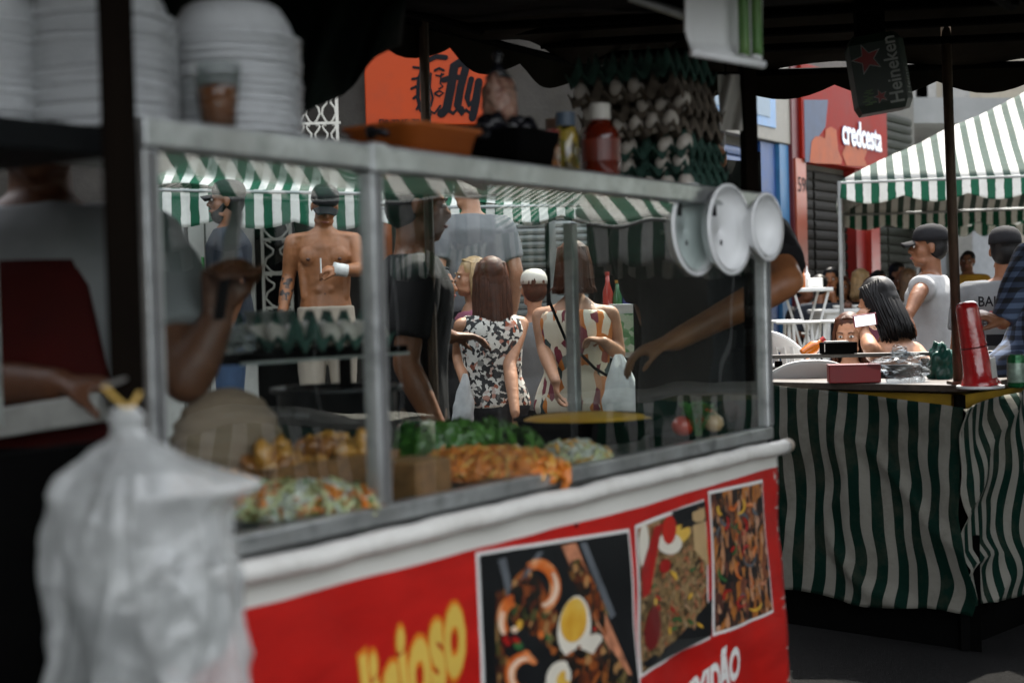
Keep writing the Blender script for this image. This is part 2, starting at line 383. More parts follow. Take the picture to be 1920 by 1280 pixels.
for u_, w_ in ((0, 0), (um, 0), (LC, 0), (LC, WD - .02), (-.0, WD - .02)):
    cbox(MB(), u_ - .016, u_ + .016, w_ - .011, w_ + .021, ZC + .022, ZT - .046).build('post', M_alu, cart, bev=.004)
    if w_ == 0: cbox(MB(), u_ - .004, u_ + .004, -.0165, -.011, ZC + .03, ZT - .05).build('post_groove', mat('groove', (.2, .2, .2), .5, .6), cart)
for u0, u1 in ((.017, um - .017), (um + .017, LC - .017)):
    cbox(MB(), u0, u1, .003, .007, ZC + .023, ZT - .047).build('glass_pane', M_glass, cart)
cbox(MB(), LC - .003, LC + .001, .022, WD - .042, ZC + .01, ZT - .047).build('glass_pane', M_glass, cart)
for w_ in (.03, WD - .06): pass
cbox(MB(), LC - .016, LC + .016, .022, WD - .042, ZT - .046, ZT - .006).build('end_rail', M_alu, cart, bev=.004)
cbox(MB(), -.016, .016, .026, WD - .02, ZT - .046, ZT - .006).build('end_rail', M_alu, cart, bev=.004)
cbox(MB(), .02, LC - .02, .03, .43, ZT - .022, ZT - .012).build('top_shelf', glass_mat('shelf_glass', tint=(.86, .90, .88), smear=.02, rough=.4), cart)
# white wrapped bumper tube, slightly lumpy
pts = []; rad = []
for i in range(61):
    u_ = -.02 + (LC + .045) * i / 60
    pts.append(C(u_, -.038 + .004 * NZ.noise(V((u_ * 6, 0, 0))), ZC - .030 + .006 * NZ.noise(V((u_ * 5, 3, 0)))))
    rad.append(.0195 + .0025 * NZ.noise(V((u_ * 14, 7, 0))))
MB().tube(pts, rad, 12).build('bumper_tube', M_whitevinyl, cart, smooth=True)
MB().tube([C(LC + .02, -.038, ZC - .03), C(LC + .045, -.038, ZC - .03)], .019, 12).build('bumper_end', mat('tube_end', (.35, .3, .24), .6), cart)
# banner: vinyl sheet with low folds
BW = -.022
def bpt(u_, z, off=0.0):
    s = max(0, min(1, (ZC - .03 - z) / .5))
    d = .017 * NZ.noise(V((u_ * 4.2, z * 2.2, 1.3))) + .010 * NZ.noise(V((u_ * 9 + z * 5, z * 3, 8))) + .016 * math.sin(u_ * 7 + z * 6) * s * .5
    return C(u_, BW - .012 * s + d * (.25 + s) - off, z)
_b, _n, _l, _p = _nt('banner_vinyl')
uvn = _n.new('ShaderNodeUVMap'); sx = _n.new('ShaderNodeSeparateXYZ'); _l.new(uvn.outputs[0], sx.inputs[0])
nw = _n.new('ShaderNodeTexNoise'); nw.inputs['Scale'].default_value = 5; nw.inputs['Detail'].default_value = 2; _l.new(uvn.outputs[0], nw.inputs['Vector'])
ma = _n.new('ShaderNodeMath'); ma.operation = 'MULTIPLY_ADD'; _l.new(nw.outputs['Fac'], ma.inputs[0]); ma.inputs[1].default_value = .035; _l.new(sx.outputs[1], ma.inputs[2])
gt = _n.new('ShaderNodeMath'); gt.operation = 'GREATER_THAN'; _l.new(ma.outputs[0], gt.inputs[0]); gt.inputs[1].default_value = .942
nc = _n.new('ShaderNodeTexNoise'); nc.inputs['Scale'].default_value = 9; nc.inputs['Detail'].default_value = 9; nc.inputs['Roughness'].default_value = .7; _l.new(uvn.outputs[0], nc.inputs['Vector'])
rc = _n.new('ShaderNodeValToRGB'); rc.color_ramp.elements[0].position = .3; rc.color_ramp.elements[1].position = .7
rc.color_ramp.elements[0].color = (.34, .006, .004, 1); rc.color_ramp.elements[1].color = (.52, .012, .008, 1); _l.new(nc.outputs['Fac'], rc.inputs[0])
# scuffed paint near the free edge
wr = _n.new('ShaderNodeTexNoise'); wr.inputs['Scale'].default_value = 28; wr.inputs['Detail'].default_value = 6; _l.new(uvn.outputs[0], wr.inputs['Vector'])
er = _n.new('ShaderNodeMapRange'); er.inputs['From Min'].default_value = .93; er.inputs['From Max'].default_value = 1.0; _l.new(sx.outputs[0], er.inputs['Value'])
em = _n.new('ShaderNodeMath'); em.operation = 'MULTIPLY'; _l.new(er.outputs[0], em.inputs[0]); _l.new(wr.outputs['Fac'], em.inputs[1])
eg = _n.new('ShaderNodeMath'); eg.operation = 'GREATER_THAN'; _l.new(em.outputs[0], eg.inputs[0]); eg.inputs[1].default_value = .535
m0 = _n.new('ShaderNodeMixRGB'); _l.new(eg.outputs[0], m0.inputs[0]); _l.new(rc.outputs[0], m0.inputs[1]); m0.inputs[2].default_value = (.5, .36, .32, 1)
m1 = _n.new('ShaderNodeMixRGB'); _l.new(gt.outputs[0], m1.inputs[0]); _l.new(m0.outputs[0], m1.inputs[1]); m1.inputs[2].default_value = (.64, .63, .58, 1)
_l.new(m1.outputs[0], _p.inputs['Base Color']); _p.inputs['Roughness'].default_value = .4
bpn = _n.new('ShaderNodeBump'); bpn.inputs['Strength'].default_value = .25; bpn.inputs['Distance'].default_value = .01; _l.new(nc.outputs['Fac'], bpn.inputs['Height']); _l.new(bpn.outputs[0], _p.inputs['Normal'])
U1 = LC + .012
banner = MB().grid(lambda a, b: bpt(-.03 + (U1 + .03) * a, .28 + (ZC - .035 - .28) * b), 110, 40).build('banner', _b, cart, smooth=True, thick=.002)
def bpatch(corners, off, nu=14, nv=14, inset=0.0):
    """a printed patch between four pixel corners (TL TR BR BL) of the banner"""
    q = [V(onw(px, py, BW) + (0,)) for px, py in corners]; c = (q[0] + q[1] + q[2] + q[3]) / 4
    if inset: q = [p + (c - p).normalized() * inset * 1.4 for p in q]
    def fn(a, b):
        p = (q[3] * (1 - a) + q[2] * a) * (1 - b) + (q[0] * (1 - a) + q[1] * a) * b
        return bpt(p.x, p.y, off)
    return MB().grid(fn, nu, nv)
F_dark = ramp_mat('print_stew', [(0, (.004, .004, .004)), (.45, (.012, .009, .006)), (.62, (.10, .02, .006)), (.78, (.30, .08, .015)), (.9, (.03, .05, .015)), (1, (.45, .22, .08))], 52, bump=0)
F_grain = ramp_mat('print_rice', [(0, (.02, .015, .008)), (.3, (.10, .065, .025)), (.55, (.24, .15, .06)), (.8, (.32, .22, .11)), (.93, (.30, .04, .01)), (1, (.4, .3, .18))], 95, bump=0)
F_strip = ramp_mat('print_noodle', [(0, (.006, .006, .006)), (.4, (.02, .014, .012)), (.6, (.16, .05, .03)), (.8, (.40, .14, .02)), (1, (.5, .3, .2))], 70, stretch=(1, 1, .45), bump=0)
F_black = mat('print_black', (.006, .007, .008), .4, var=.6, vs=4)
PH1 = [(890, 1035), (1172, 990), (1186, 1330), (905, 1420)]
PH2 = [(1184, 984), (1316, 935), (1330, 1196), (1184, 1268)]
PH3 = [(1324, 920), (1430, 898), (1441, 1146), (1334, 1192)]
for k, (ph, fm) in enumerate(((PH1, F_black), (PH2, F_grain), (PH3, F_strip))):
    bpatch(ph, .0022).build('picture_border', M_whiteprint, banner, smooth=True)
    bpatch(ph, .0040, inset=.008).build('printed_picture', fm, banner, smooth=True)
def bpoly(outline, off, m, name='printed_shape'):
    """filled flat shape from (px, py) outline pixels on the banner"""
    q = [onw(px, py, BW) for px, py in outline]; cx = sum(p[0] for p in q) / len(q); cy = sum(p[1] for p in q) / len(q)
    mb = MB(); mb.v.append(bpt(cx, cy, off)); mb.v += [bpt(a, b, off) for a, b in q]
    for i in range(len(q)): mb._f((0, 1 + i, 1 + (i + 1) % len(q)))
    return mb.build(name, m, banner)
def bell(cx, cy, rx, ry, rot, off, m, name='printed_shape', n=20):
    r = math.radians(rot)
    return bpoly([(cx + rx * math.cos(t) * math.cos(r) - ry * math.sin(t) * math.sin(r), cy + rx * math.cos(t) * math.sin(r) + ry * math.sin(t) * math.cos(r)) for t in (2 * PI * i / n for i in range(n))], off, m, name)
def barc(cx, cy, r, w0, a0, a1, off, m, name='printed_shape', n=12):
    """curved band: a shrimp"""
    mb = MB(); k = n + 1
    for side in (-1, 1):
        for i in range(k):
            t = math.radians(a0 + (a1 - a0) * i / n); ww = w0 * math.sin(PI * (.12 + .8 * i / n)) ** .6 / 2
            u_, z = onw(cx + (r + side * ww) * math.cos(t) * .72, cy + (r + side * ww) * math.sin(t), BW); mb.v.append(bpt(u_, z, off))
    for i in range(n): mb._f((i, i + 1, k + i + 1, k + i))
    return mb.build(name, m, banner)
Pw = mat('print_egg_white', (.66, .62, .52), .4, var=.08); Py = ramp_mat('print_yolk', [(.2, (.50, .22, .01)), (.5, (.62, .36, .04)), (.8, (.70, .50, .12))], 40, kind='noise', bump=0)
Ps = ramp_mat('print_shrimp', [(.2, (.30, .03, .005)), (.5, (.55, .13, .02)), (.75, (.72, .42, .22))], 60, kind='noise', bump=0)
Pp = mat('print_shrimp_flesh', (.68, .50, .36), .4, var=.2, vs=30)
Pr = mat('print_chili', (.33, .012, .01), .35, var=.3, vs=20); Pg = mat('print_herb', (.03, .10, .03), .4, var=.5, vs=30)
Pm = mat('print_meat', (.42, .17, .09), .45, var=.6, vs=30)
Pspoon = mat('print_grey', (.09, .10, .11), .4, var=.3)
bpoly([(925, 1110), (985, 1060), (1080, 1040), (1120, 1120), (1150, 1210), (1170, 1300), (930, 1330), (925, 1200)], .0050, F_dark, 'printed_stew')
for pts_ in ([(1045, 1022), (1072, 1016), (1118, 1130), (1168, 1262), (1150, 1262), (1096, 1140)],): bpoly(pts_, .0056, Pm)
bpoly([(1078, 1016), (1090, 1015), (1142, 1150), (1134, 1160)], .0060, Pspoon); bpoly([(928, 1048), (944, 1044), (958, 1120), (946, 1124)], .0056, Pspoon)
bpoly([(1000, 1035), (1012, 1032), (968, 1100), (956, 1104)], .0058, Pspoon)
barc(1000, 1098, 42, 26, -120, 95, .0062, Ps, 'printed_shrimp'); barc(1004, 1096, 38, 12, -40, 88, .0068, Pp, 'printed_shrimp_flesh')
barc(958, 1158, 34, 24, 130, 330, .0062, Ps, 'printed_shrimp'); barc(956, 1165, 34, 12, 140, 215, .0068, Pp, 'printed_shrimp_flesh')
barc(972, 1262, 32, 24, 60, 320, .0062, Ps, 'printed_shrimp'); barc(972, 1262, 30, 10, 90, 280, .0068, Pp, 'printed_shrimp_flesh')
bell(1064, 1172, 30, 58, 8, .0064, Pw, 'printed_egg'); bell(1062, 1160, 24, 42, 8, .0070, Py, 'printed_yolk')
bell(1098, 1236, 30, 52, 10, .0066, Pw, 'printed_egg'); bell(1042, 1278, 36, 42, 0, .0066, Pw, 'printed_egg'); bell(1046, 1284, 20, 30, 0, .0072, Py, 'printed_yolk')
for k in range(26):
    x_, y_ = random.uniform(940, 1130), random.uniform(1130, 1290)
    bell(x_, y_, random.uniform(4, 9), random.uniform(5, 11), random.uniform(0, 180), .0059, random.choice([Ps, Pg, Pr, Py, Pp, Pr]), 'printed_speck', 8)
# second picture
bpoly([(1255, 958), (1316, 938), (1318, 975), (1260, 995)], .0050, F_black); bpoly([(1292, 960), (1314, 950), (1322, 1060), (1296, 1030)], .0056, mat('print_board', (.42, .29, .14), .5))
bell(1198, 1022, 11, 42, 4, .0056, Pw); bpoly([(1222, 985), (1236, 980), (1208, 1110), (1190, 1120), (1190, 1068)], .0060, Pr)
bell(1249, 1018, 23, 20, 0, .0062, Pw, 'printed_egg'); bell(1268, 1000, 22, 16, -30, .0058, Py); bell(1248, 992, 13, 27, 4, .0068, mat('print_tomato', (.45, .02, .012), .35), 'printed_tomato')
bell(1240, 1060, 10, 14, 20, .0062, Pr); bell(1212, 1175, 17, 42, 8, .0062, mat('print_sausage', (.14, .012, .012), .3), 'printed_sausage')
bpoly([(1330, 1120), (1330, 1190), (1200, 1250), (1188, 1240), (1262, 1205)], .0052, F_black)
for k in range(16): bell(random.uniform(1205, 1310), random.uniform(1050, 1190), 3, 8, random.uniform(0, 180), .0060, random.choice([Pr, Pg, Py, Pm]), 'printed_speck', 8)
# third picture
for k in range(30):
    a0 = random.uniform(0, 360); barc(random.uniform(1345, 1425), random.uniform(935, 1135), random.uniform(8, 20), random.uniform(4, 8), a0, a0 + random.uniform(90, 200), .0056 + k * .00002, random.choice([Ps, Pm, Py, Ps, Pr, Pg, Pspoon]), 'printed_noodle', 8)
# lettering
def banner_text(txt, px, py, size, rot, m, off, fo, xs, align='RIGHT', name='lettering'):
    u0, z0 = onw(px, py, BW); cr, sr = math.cos(rot), math.sin(rot)
    return letters(txt, name, m, banner, None, None, None, size, fo, fn=lambda x, y: bpt(u0 + x * xs * cr - y * sr * .25, z0 + x * xs * sr + y * cr, off), align=align)
banner_text('Delicioso', 872, 1238, .265, .36, M_orangeprint, .0024, .020, .45)
banner_text('Delicioso', 872, 1238, .265, .36, M_yellowprint, .0034, .010, .45)
banner_text('MEXIDÃO', 1378, 1262, .112, .20, M_whiteprint, .0026, .005, .58)
u_, z_ = onw(1075, 984, BW); MB().lathe([(.004, 0), (.004, .004)], bpt(u_, z_, .001), -WW, 10).build('eyelet', M_blackprint, banner)
# faded edge strip and cloth just beyond the banner end
cbox(MB(), LC + .014, LC + .030, -.01, .02, .25, ZC - .05).build('corner_strip', M_whitevinyl, cart)

# ------------------------------------------------------------------ posts of the cart's shelter
p = P(235, 600, 1.93); post = thing('wooden_post', 'dark wooden post standing beside the hanging white bag', 'post', (p.x, p.y, 0))
m3 = Matrix.Rotation(.25, 3, 'Z')
MB().box((p.x, p.y, 1.1), (.046, .046, 2.2), m3).build('shaft', M_blackwood, post, bev=.004)
MB().box((p.x, p.y, .02), (.12, .12, .04), m3).build('foot', M_black, post)
p = P(1404, 250, 4.02); post = thing('wooden_post', 'dark post rising behind the egg trays at the far cart corner', 'post', (p.x, p.y, 0))
MB().box((p.x, p.y, 1.1), (.04, .04, 2.2), m3).build('shaft', M_blackwood, post, bev=.004)
MB().box((p.x, p.y, .02), (.12, .12, .04), m3).build('foot', M_black, post)
# low black roof of the cart
roof = thing('cart_awning', 'black tarpaulin roof stretched over the food cart', 'awning', C(.8, .6, 2.13))
def sag(a, b):
    p = C(-1.6 + 4.0 * a, -.62 + 1.75 * b, 0); z = 2.16 + .16 * b - .03 * math.sin(a * PI * 4) ** 2 + .02 * NZ.noise(p * 3)
    return V((p.x, p.y, z))
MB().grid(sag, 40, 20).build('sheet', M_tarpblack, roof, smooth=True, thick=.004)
for b_ in (0.02, .52, .98):
    MB().tube([C(-1.6, -.62 + 1.75 * b_, 2.125 + .16 * b_), C(2.4, -.62 + 1.75 * b_, 2.125 + .16 * b_)], .016, 8).build('bar', M_black, roof)
for u_ in (-1.55, .4, 2.35):
    MB().tube([C(u_, -.62, 2.13), C(u_, 1.13, 2.29)], .014, 8).build('cross_bar', M_black, roof)
for u_ in (-1.5,):
    MB().tube([C(u_, 1.05, 0), C(u_, 1.05, 2.27)], .018, 8).build('leg', M_black, roof)
# dark drape gathered behind the bowls
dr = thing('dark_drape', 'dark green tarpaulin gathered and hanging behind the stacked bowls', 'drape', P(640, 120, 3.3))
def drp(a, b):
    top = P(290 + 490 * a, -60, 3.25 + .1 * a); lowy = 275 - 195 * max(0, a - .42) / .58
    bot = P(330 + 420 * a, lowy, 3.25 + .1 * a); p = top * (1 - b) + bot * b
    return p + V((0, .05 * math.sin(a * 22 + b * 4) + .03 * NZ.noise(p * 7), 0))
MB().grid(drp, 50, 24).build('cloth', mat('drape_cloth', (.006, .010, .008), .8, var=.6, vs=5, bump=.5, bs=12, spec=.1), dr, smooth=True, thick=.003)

# ------------------------------------------------------------------ bag hanging at the corner
bagm = thin_mat('bag_plastic', (.56, .58, .57), rough=.2, transl=.25, clear=.42, bump=1.0, bs=26, var=.35, vs=8, spec=1.0)
_bb = bagm.node_tree.nodes['Principled BSDF']; _bb.inputs['Coat Weight'].default_value = .9; _bb.inputs['Coat Roughness'].default_value = .08
bc = P(262, 770, 1.74)
bag = thing('hanging_bag', 'full white plastic bag hanging by a yellow band at the cart corner', 'bag', bc - V((0, 0, .42)))
prof = [(0, .016), (.012, .026), (.026, .022), (.036, .026), (.055, .060), (.080, .098), (.105, .117), (.150, .124), (.22, .128), (.31, .132), (.40, .128), (.46, .10), (.49, .04)]
def bagpt(a, b):
    t = b * (len(prof) - 1); i = min(int(t), len(prof) - 2); k = t - i; k2 = k * k * (3 - 2 * k) * .5 + k * .5
    h = prof[i][0] * (1 - k) + prof[i + 1][0] * k; r = prof[i][1] * (1 - k2) + prof[i + 1][1] * k2
    th = 2 * PI * a; am = min(1, h / .08)
    cx_, sy_ = math.cos(th), math.sin(th)
    def rdg(a, b, c, k): return (1 - abs(NZ.noise(V((cx_ * a + h * k, sy_ * a - h * k, h * b + c)))) * 2.2)
    f = 1 + am * (.07 * math.sin(7 * th + 2.5 * math.sin(h * 14)) * max(0, 1 - h * 6) + .12 * NZ.noise(V((cx_ * 1.2, sy_ * 1.2, h * 5))) + .13 * max(0, rdg(1.5, 2.2, 3, 1.5)) ** 2 + .10 * max(0, rdg(2.4, 4.0, 9, -3)) ** 2 + .06 * max(0, rdg(1.2, 7, 5, 8)) ** 2 + .02 * max(0, rdg(5, 14, 1, 6)) - .12)
    sx_ = 1.03; dx = .012 * am + .050 * max(0, cx_) ** 2 * math.exp(-((h - .098) / .020) ** 2)
    return bc + V((-.018 + dx + r * .87 * f * sx_ * cx_, -r * f * .72 * sy_, .006 - h))
MB().grid(bagpt, 220, 150).build('sack', bagm, bag, smooth=True)
for k, (dx, dz, r) in enumerate(((-.05, -.30, (.05, .05, .07)), (.05, -.26, (.055, .05, .06)), (.0, -.38, (.07, .06, .06)), (-.03, -.20, (.04, .04, .05)))):
    lump(bc + V((dx, 0, dz)), r, .3, seed=70 + k).build('contents', mat('bag_contents_%d' % k, ((.10, .11, .11), (.22, .23, .22), (.08, .08, .08), (.30, .31, .30))[k], .7), bag, smooth=True)
MB().tube([P(196, 726, 1.76), P(218, 748, 1.75), P(242, 768, 1.735)], .0042, 6, flat=.6).build('yellow_band', mat('yellow_rubber', (.45, .29, .07), .5), bag)
MB().tube([P(262, 736, 1.76), P(250, 755, 1.75), P(240, 770, 1.735)], .0042, 6, flat=.6).build('yellow_band', MATS['yellow_rubber'], bag)
MB().tube([P(194, 724, 1.76), P(240, 708, 1.93), P(268, 735, 1.93)], .0030, 6).build('hook', M_steel, bag)

# ------------------------------------------------------------------ bowls
def bowl_mesh(R=.104, H=.062, name='bowl'):
    pr = [(R, 0), (R + .008, .001), (R + .008, .005), (R - .002, .008), (R - .010, .030), (R - .026, H - .006), (R - .036, H), (.001, H)]
    ins = [(.001, H - .004), (R - .038, H - .004), (R - .029, H - .010), (R - .013, .030), (R - .006, .008), (R - .006, 0)]
    return MB().lathe(pr + ins, seg=40, cap=False).mesh(name)
bm0 = bowl_mesh()
def bowl_stack(px, d, n, w_, label, group):
    u_, _ = onw(px, 240, w_)
    for k in range(n):
        o = bpy.data.objects.new('foam_bowl', bm0); col.objects.link(o)
        if not bm0.materials: bm0.materials.append(M_foam); bm0.polygons.foreach_set('use_smooth', [True] * len(bm0.polygons))
        o.location = C(u_, w_, ZT - .010 + k * .0125) + V((random.uniform(-.0015, .0015), random.uniform(-.0015, .0015), 0)); o.rotation_euler = (random.uniform(-.01, .01), random.uniform(-.01, .01), random.uniform(0, 6))
        tag(o, label if k < n - 1 else 'topmost ' + label, 'bowl', group)
# side shelf that carries the first stack, left of the post
shelf = thing('side_shelf', 'dark side shelf at bowl height with a worn grey ledge below', 'shelf', C(-.35, .3, 0))
cbox(MB(), -.95, -.02, .05, WD, ZT - .055, ZT - .012).build('board', mat('shelf_board', (.006, .007, .0075), .6, var=.3, spec=.1), shelf, bev=.004)
for u_ in (-.92, -.10): cbox(MB(), u_, u_ + .03, WD - .05, WD - .02, 0, ZT - .055).build('leg', M_blackwood, shelf)
pa, pb = P(-160, 790, 2.62), P(182, 735, 2.55)
MB().obox(pa - V((0, 0, .055)), pb - pa, V((.02, .10, 0)), V((0, 0, .055))).build('ledge', mat('grey_ledge', (.30, .30, .28), .6, var=.3, dirt=.5), shelf, bev=.006)
MB().obox(V((pa.x, pa.y + .03, .0)), V((pb.x - pa.x, pb.y - pa.y, 0)), V((.02, .08, 0)), V((0, 0, pa.z - .06))).build('side_panel', M_black, shelf)
u0, _ = onw(175, 700, .3)
cbox(MB(), u0 - .008, u0 + .008, .55, .57, 1.2, ZT - .055).build('upright', M_alu, shelf)
cbox(MB(), -.95, -.012, .05, .08, .10, 1.205).build('front_panel', M_black, shelf)
bowl_stack(196, 2.2, 14, .13, 'white foam bowl nested upside down in the stack behind the wooden post', 'bowls stacked behind the wooden post')
bowl_stack(440, 2.3, 14, .10, 'white foam bowl nested upside down in the stack beside the drink cup', 'bowls stacked beside the drink cup')
bowl_stack(-40, 2.2, 13, .26, 'dim foam bowl in the stack at the edge of the picture', 'bowls stacked at the edge of the picture')
# bowls fixed on the corner of the glass, openings outward
bm1 = bowl_mesh(.106, .040, 'bowl_big'); bm2 = bowl_mesh(.080, .050, 'bowl_small')
axd = (V((.80, -.60, .02))).normalized()
for k, (px, py, d, me, lab) in enumerate(((1306, 430, 3.46, bm1, 'white bowl hung on the cart glass, nearest the egg trays'), (1371, 430, 3.52, bm1, 'middle white bowl of the three hung on the cart glass'), (1441, 425, 3.62, bm2, 'smallest white bowl hung past the end of the cart'))):
    hb = thing('hanging_bowl', lab, 'bowl', P(px, py, d), 'bowls hung on the cart corner', local=True)
    hb.rotation_euler = (-axd).to_track_quat('Z', 'Y').to_euler()
    o = link('shell', me.copy(), M_whiteplast, hb, smooth=True)
    MB().tube([(0, 0, .04), (0, 0, .10)], .004, 6).build('hook', M_steel, hb)
    if k < 2:
        MB().box((.02, .05, .0345), (.022, .030, .001)).build('sticker', M_blackprint, hb)
        MB().box((-.01, -.03, .0345), (.010, .012, .001)).build('sticker', M_blackprint, hb)

# ------------------------------------------------------------------ things on top of the case
def top_at(px, w_, dz=0.0):
    u_, _ = onw(px, 300, w_); return C(u_, w_, ZT - .010 + dz)
# drink cup
p = top_at(412, .02, .010); cup = thing('drink_cup', 'clear plastic cup half full of brown drink beside the bowls', 'cup', p)
MB().lathe([(.026, 0), (.038, .098), (.0365, .098), (.0245, .003)], p, seg=28).build('cup_wall', glass_mat('cup_plastic', tint=(.85, .87, .86), smear=.12), cup, smooth=True)
MB().lathe([(.024, .003), (.0315, .062), (.0005, .062)], p, seg=28).build('drink', mat('brown_drink', (.26, .075, .012), .15, var=.2), cup, smooth=True)
# orange tub
p = top_at(775, .10); ob = thing('orange_tub', 'low orange plastic tub holding black plastic bundles', 'tub', p)
mz = UU.to_track_quat('X', 'Z').to_matrix()
def rrect(hx, hy, r, z, c, n=5):
    out = []
    for qx, qy, a0 in ((1, 1, 0), (-1, 1, 90), (-1, -1, 180), (1, -1, 270)):
        for i in range(n + 1):
            a = math.radians(a0 + 90 * i / n); out.append(c + mz @ V((qx * (hx - r) + r * math.cos(a), qy * (hy - r) + r * math.sin(a), z)))
    return out
M_orange = mat('orange_plastic', (.30, .070, .008), .5, var=.2)
MB().rings([rrect(.098, .072, .03, 0, p), rrect(.110, .084, .03, .056, p), rrect(.120, .092, .03, .060, p), rrect(.120, .092, .03, .067, p), rrect(.107, .081, .03, .067, p), rrect(.095, .070, .03, .004, p)]).build('tub_body', M_orange, ob, smooth=True)
M_blackplast = mat('black_plastic_film', (.010, .010, .013), .25, var=.3, bump=.6, bs=50)
for k, (px, dz, r) in enumerate(((728, .054, (.040, .045, .020)), (785, .058, (.050, .050, .022)), (835, .056, (.036, .045, .020)))):
    lump(top_at(px, .10, dz), r, .35, seed=k * 5).build('black_bundle', M_blackplast, thing('bundle', ('rounded black plastic bundle at the near end of the orange tub', 'largest black plastic bundle in the middle of the orange tub', 'small black plastic bundle at the far end of the orange tub')[k], 'bundle', top_at(px, .10, .05), 'black bundles in the tub'), smooth=True)
# black crate
p = top_at(950, .12); bx_ = thing('black_box', 'black plastic box standing next to the orange tub', 'box', p)
MB().rings([rrect(.070, .08, .012, 0, p), rrect(.078, .09, .012, .085, p), rrect(.078, .09, .012, .092, p), rrect(.070, .082, .012, .092, p), rrect(.064, .074, .012, .004, p)]).build('shell', M_black, bx_, smooth=True)
for k, (px, dz, r) in enumerate(((925, .10, (.035, .04, .03)), (975, .10, (.04, .04, .032)))):
    lump(top_at(px, .12, dz), r, .35, seed=20 + k).build('film', M_blackplast, thing('bundle', ('shiny black bundle in the black box beside the tub', 'shiny black bundle at the bottle end of the black box')[k], 'bundle', top_at(px, .12, .06), 'bundles in the black box'), smooth=True)
p = top_at(938, .16, .165); fb = thing('food_bag', 'knotted clear bag of pinkish food standing behind the black box', 'bag', p - V((0, 0, .05)))
lump(p, (.042, .040, .060), .25, seed=3).build('contents', ramp_mat('pink_food', [(0, (.16, .06, .04)), (.4, (.30, .15, .10)), (.7, (.42, .26, .20)), (1, (.10, .05, .03))], 90), fb, smooth=True)
MB().lathe([(.03, .05), (.012, .075), (.006, .085), (.014, .10), (.004, .112)], p, seg=14).build('knot', M_blackplast, fb, smooth=True)
# jars and sauce bottle
def bottle(name, lab, px, w_, prof, m, capm, cap, cat='bottle', extra=None):
    p = top_at(px, w_); t = thing(name, lab, cat, p)
    MB().lathe(prof, p, seg=28).build('body', m, t, smooth=True)
    MB().lathe(cap, p, seg=20).build('lid', capm, t, smooth=False)
    if extra: extra(p, t)
    return t
M_sauce = mat('red_sauce_bottle', (.085, .009, .003), .18, var=.35, vs=14, coat=.5)
M_wcap = mat('white_cap', (.5, .48, .43), .5)
def fac(p, t):
    MB().lathe([(.0445, .05), (.0448, .051), (.0448, .10), (.0445, .101)], p, seg=28, cap=False).build('label', mat('sauce_label', (.11, .012, .004), .4, var=.5, vs=20), t)
bottle('sauce_bottle', 'large bottle of red sauce with white cap', 1127, .08, [(.040, 0), (.044, .004), (.044, .105), (.041, .118), (.026, .138), (.020, .142), (.020, .148)], M_sauce, M_wcap, [(.024, .146), (.024, .180), (.022, .183), (.001, .183)], extra=fac)
bottle('pickle_jar', 'tall jar of yellow pickled peppers beside the sauce bottle', 1062, .12, [(.026, 0), (.029, .003), (.029, .110), (.022, .125), (.020, .13)], ramp_mat('pickles', [(0, (.02, .015, .004)), (.4, (.10, .07, .01)), (.7, (.30, .21, .03)), (1, (.06, .08, .02))], 55, coat=.8, rough=.2), mat('blue_label', (.05, .08, .12), .5), [(.022, .128), (.022, .158), (.001, .160)], 'jar')
bottle('spice_jar', 'short jar of reddish brown spice in front of the pickle jar', 1026, .06, [(.026, 0), (.028, .003), (.028, .075), (.026, .08)], ramp_mat('spice', [(0, (.05, .015, .004)), (.6, (.14, .05, .012)), (1, (.22, .09, .02))], 70, coat=.6, rough=.25), mat('red_lid', (.25, .02, .012), .4), [(.029, .08), (.029, .096), (.001, .097)], 'jar')
bottle('oil_jar', 'glass jar with pale garlic cloves at the back of the cart top', 1050, .30, [(.030, 0), (.033, .003), (.033, .150), (.030, .16)], ramp_mat('garlic', [(0, (.05, .04, .02)), (.5, (.26, .22, .13)), (1, (.42, .38, .28))], 45, coat=.8, rough=.2), mat('brown_lid', (.10, .05, .03), .5), [(.034, .16), (.034, .185), (.001, .186)], 'jar')

# egg trays: corrugated pulp sheets and eggs
def tray_mesh(nx=5, ny=6, pitch=.052):
    def h(x, y): return .013 * (math.cos(2 * PI * x) * math.cos(2 * PI * y)) - .010 * math.cos(2 * PI * x) * .5 - .010 * math.cos(2 * PI * y) * .5
    mb = MB(); k = 6
    mb.grid(lambda a, b: ((a * nx - nx / 2) * pitch, (b * ny - ny / 2) * pitch, .024 + 2.5 * h(a * nx, b * ny)), nx * k, ny * k)
    return mb.mesh('egg_tray')
tm = tray_mesh(); tm.polygons.foreach_set('use_smooth', [True] * len(tm.polygons))
tms = {}
for key, m in (('dark', M_traydark), ('grey', M_traygrey)):
    me = tm.copy(); me.materials.append(m); tms[key] = me
em_ = MB(); em_.ell((0, 0, 0), (.0215, .0215, .028), nu=14, nv=10); em_.v = [V((q.x * (1 - .12 * q.z / .028), q.y * (1 - .12 * q.z / .028), q.z)) for q in em_.v]
egg_me = em_.mesh('egg'); egg_me.materials.append(M_egg); egg_me.polygons.foreach_set('use_smooth', [True] * len(egg_me.polygons))
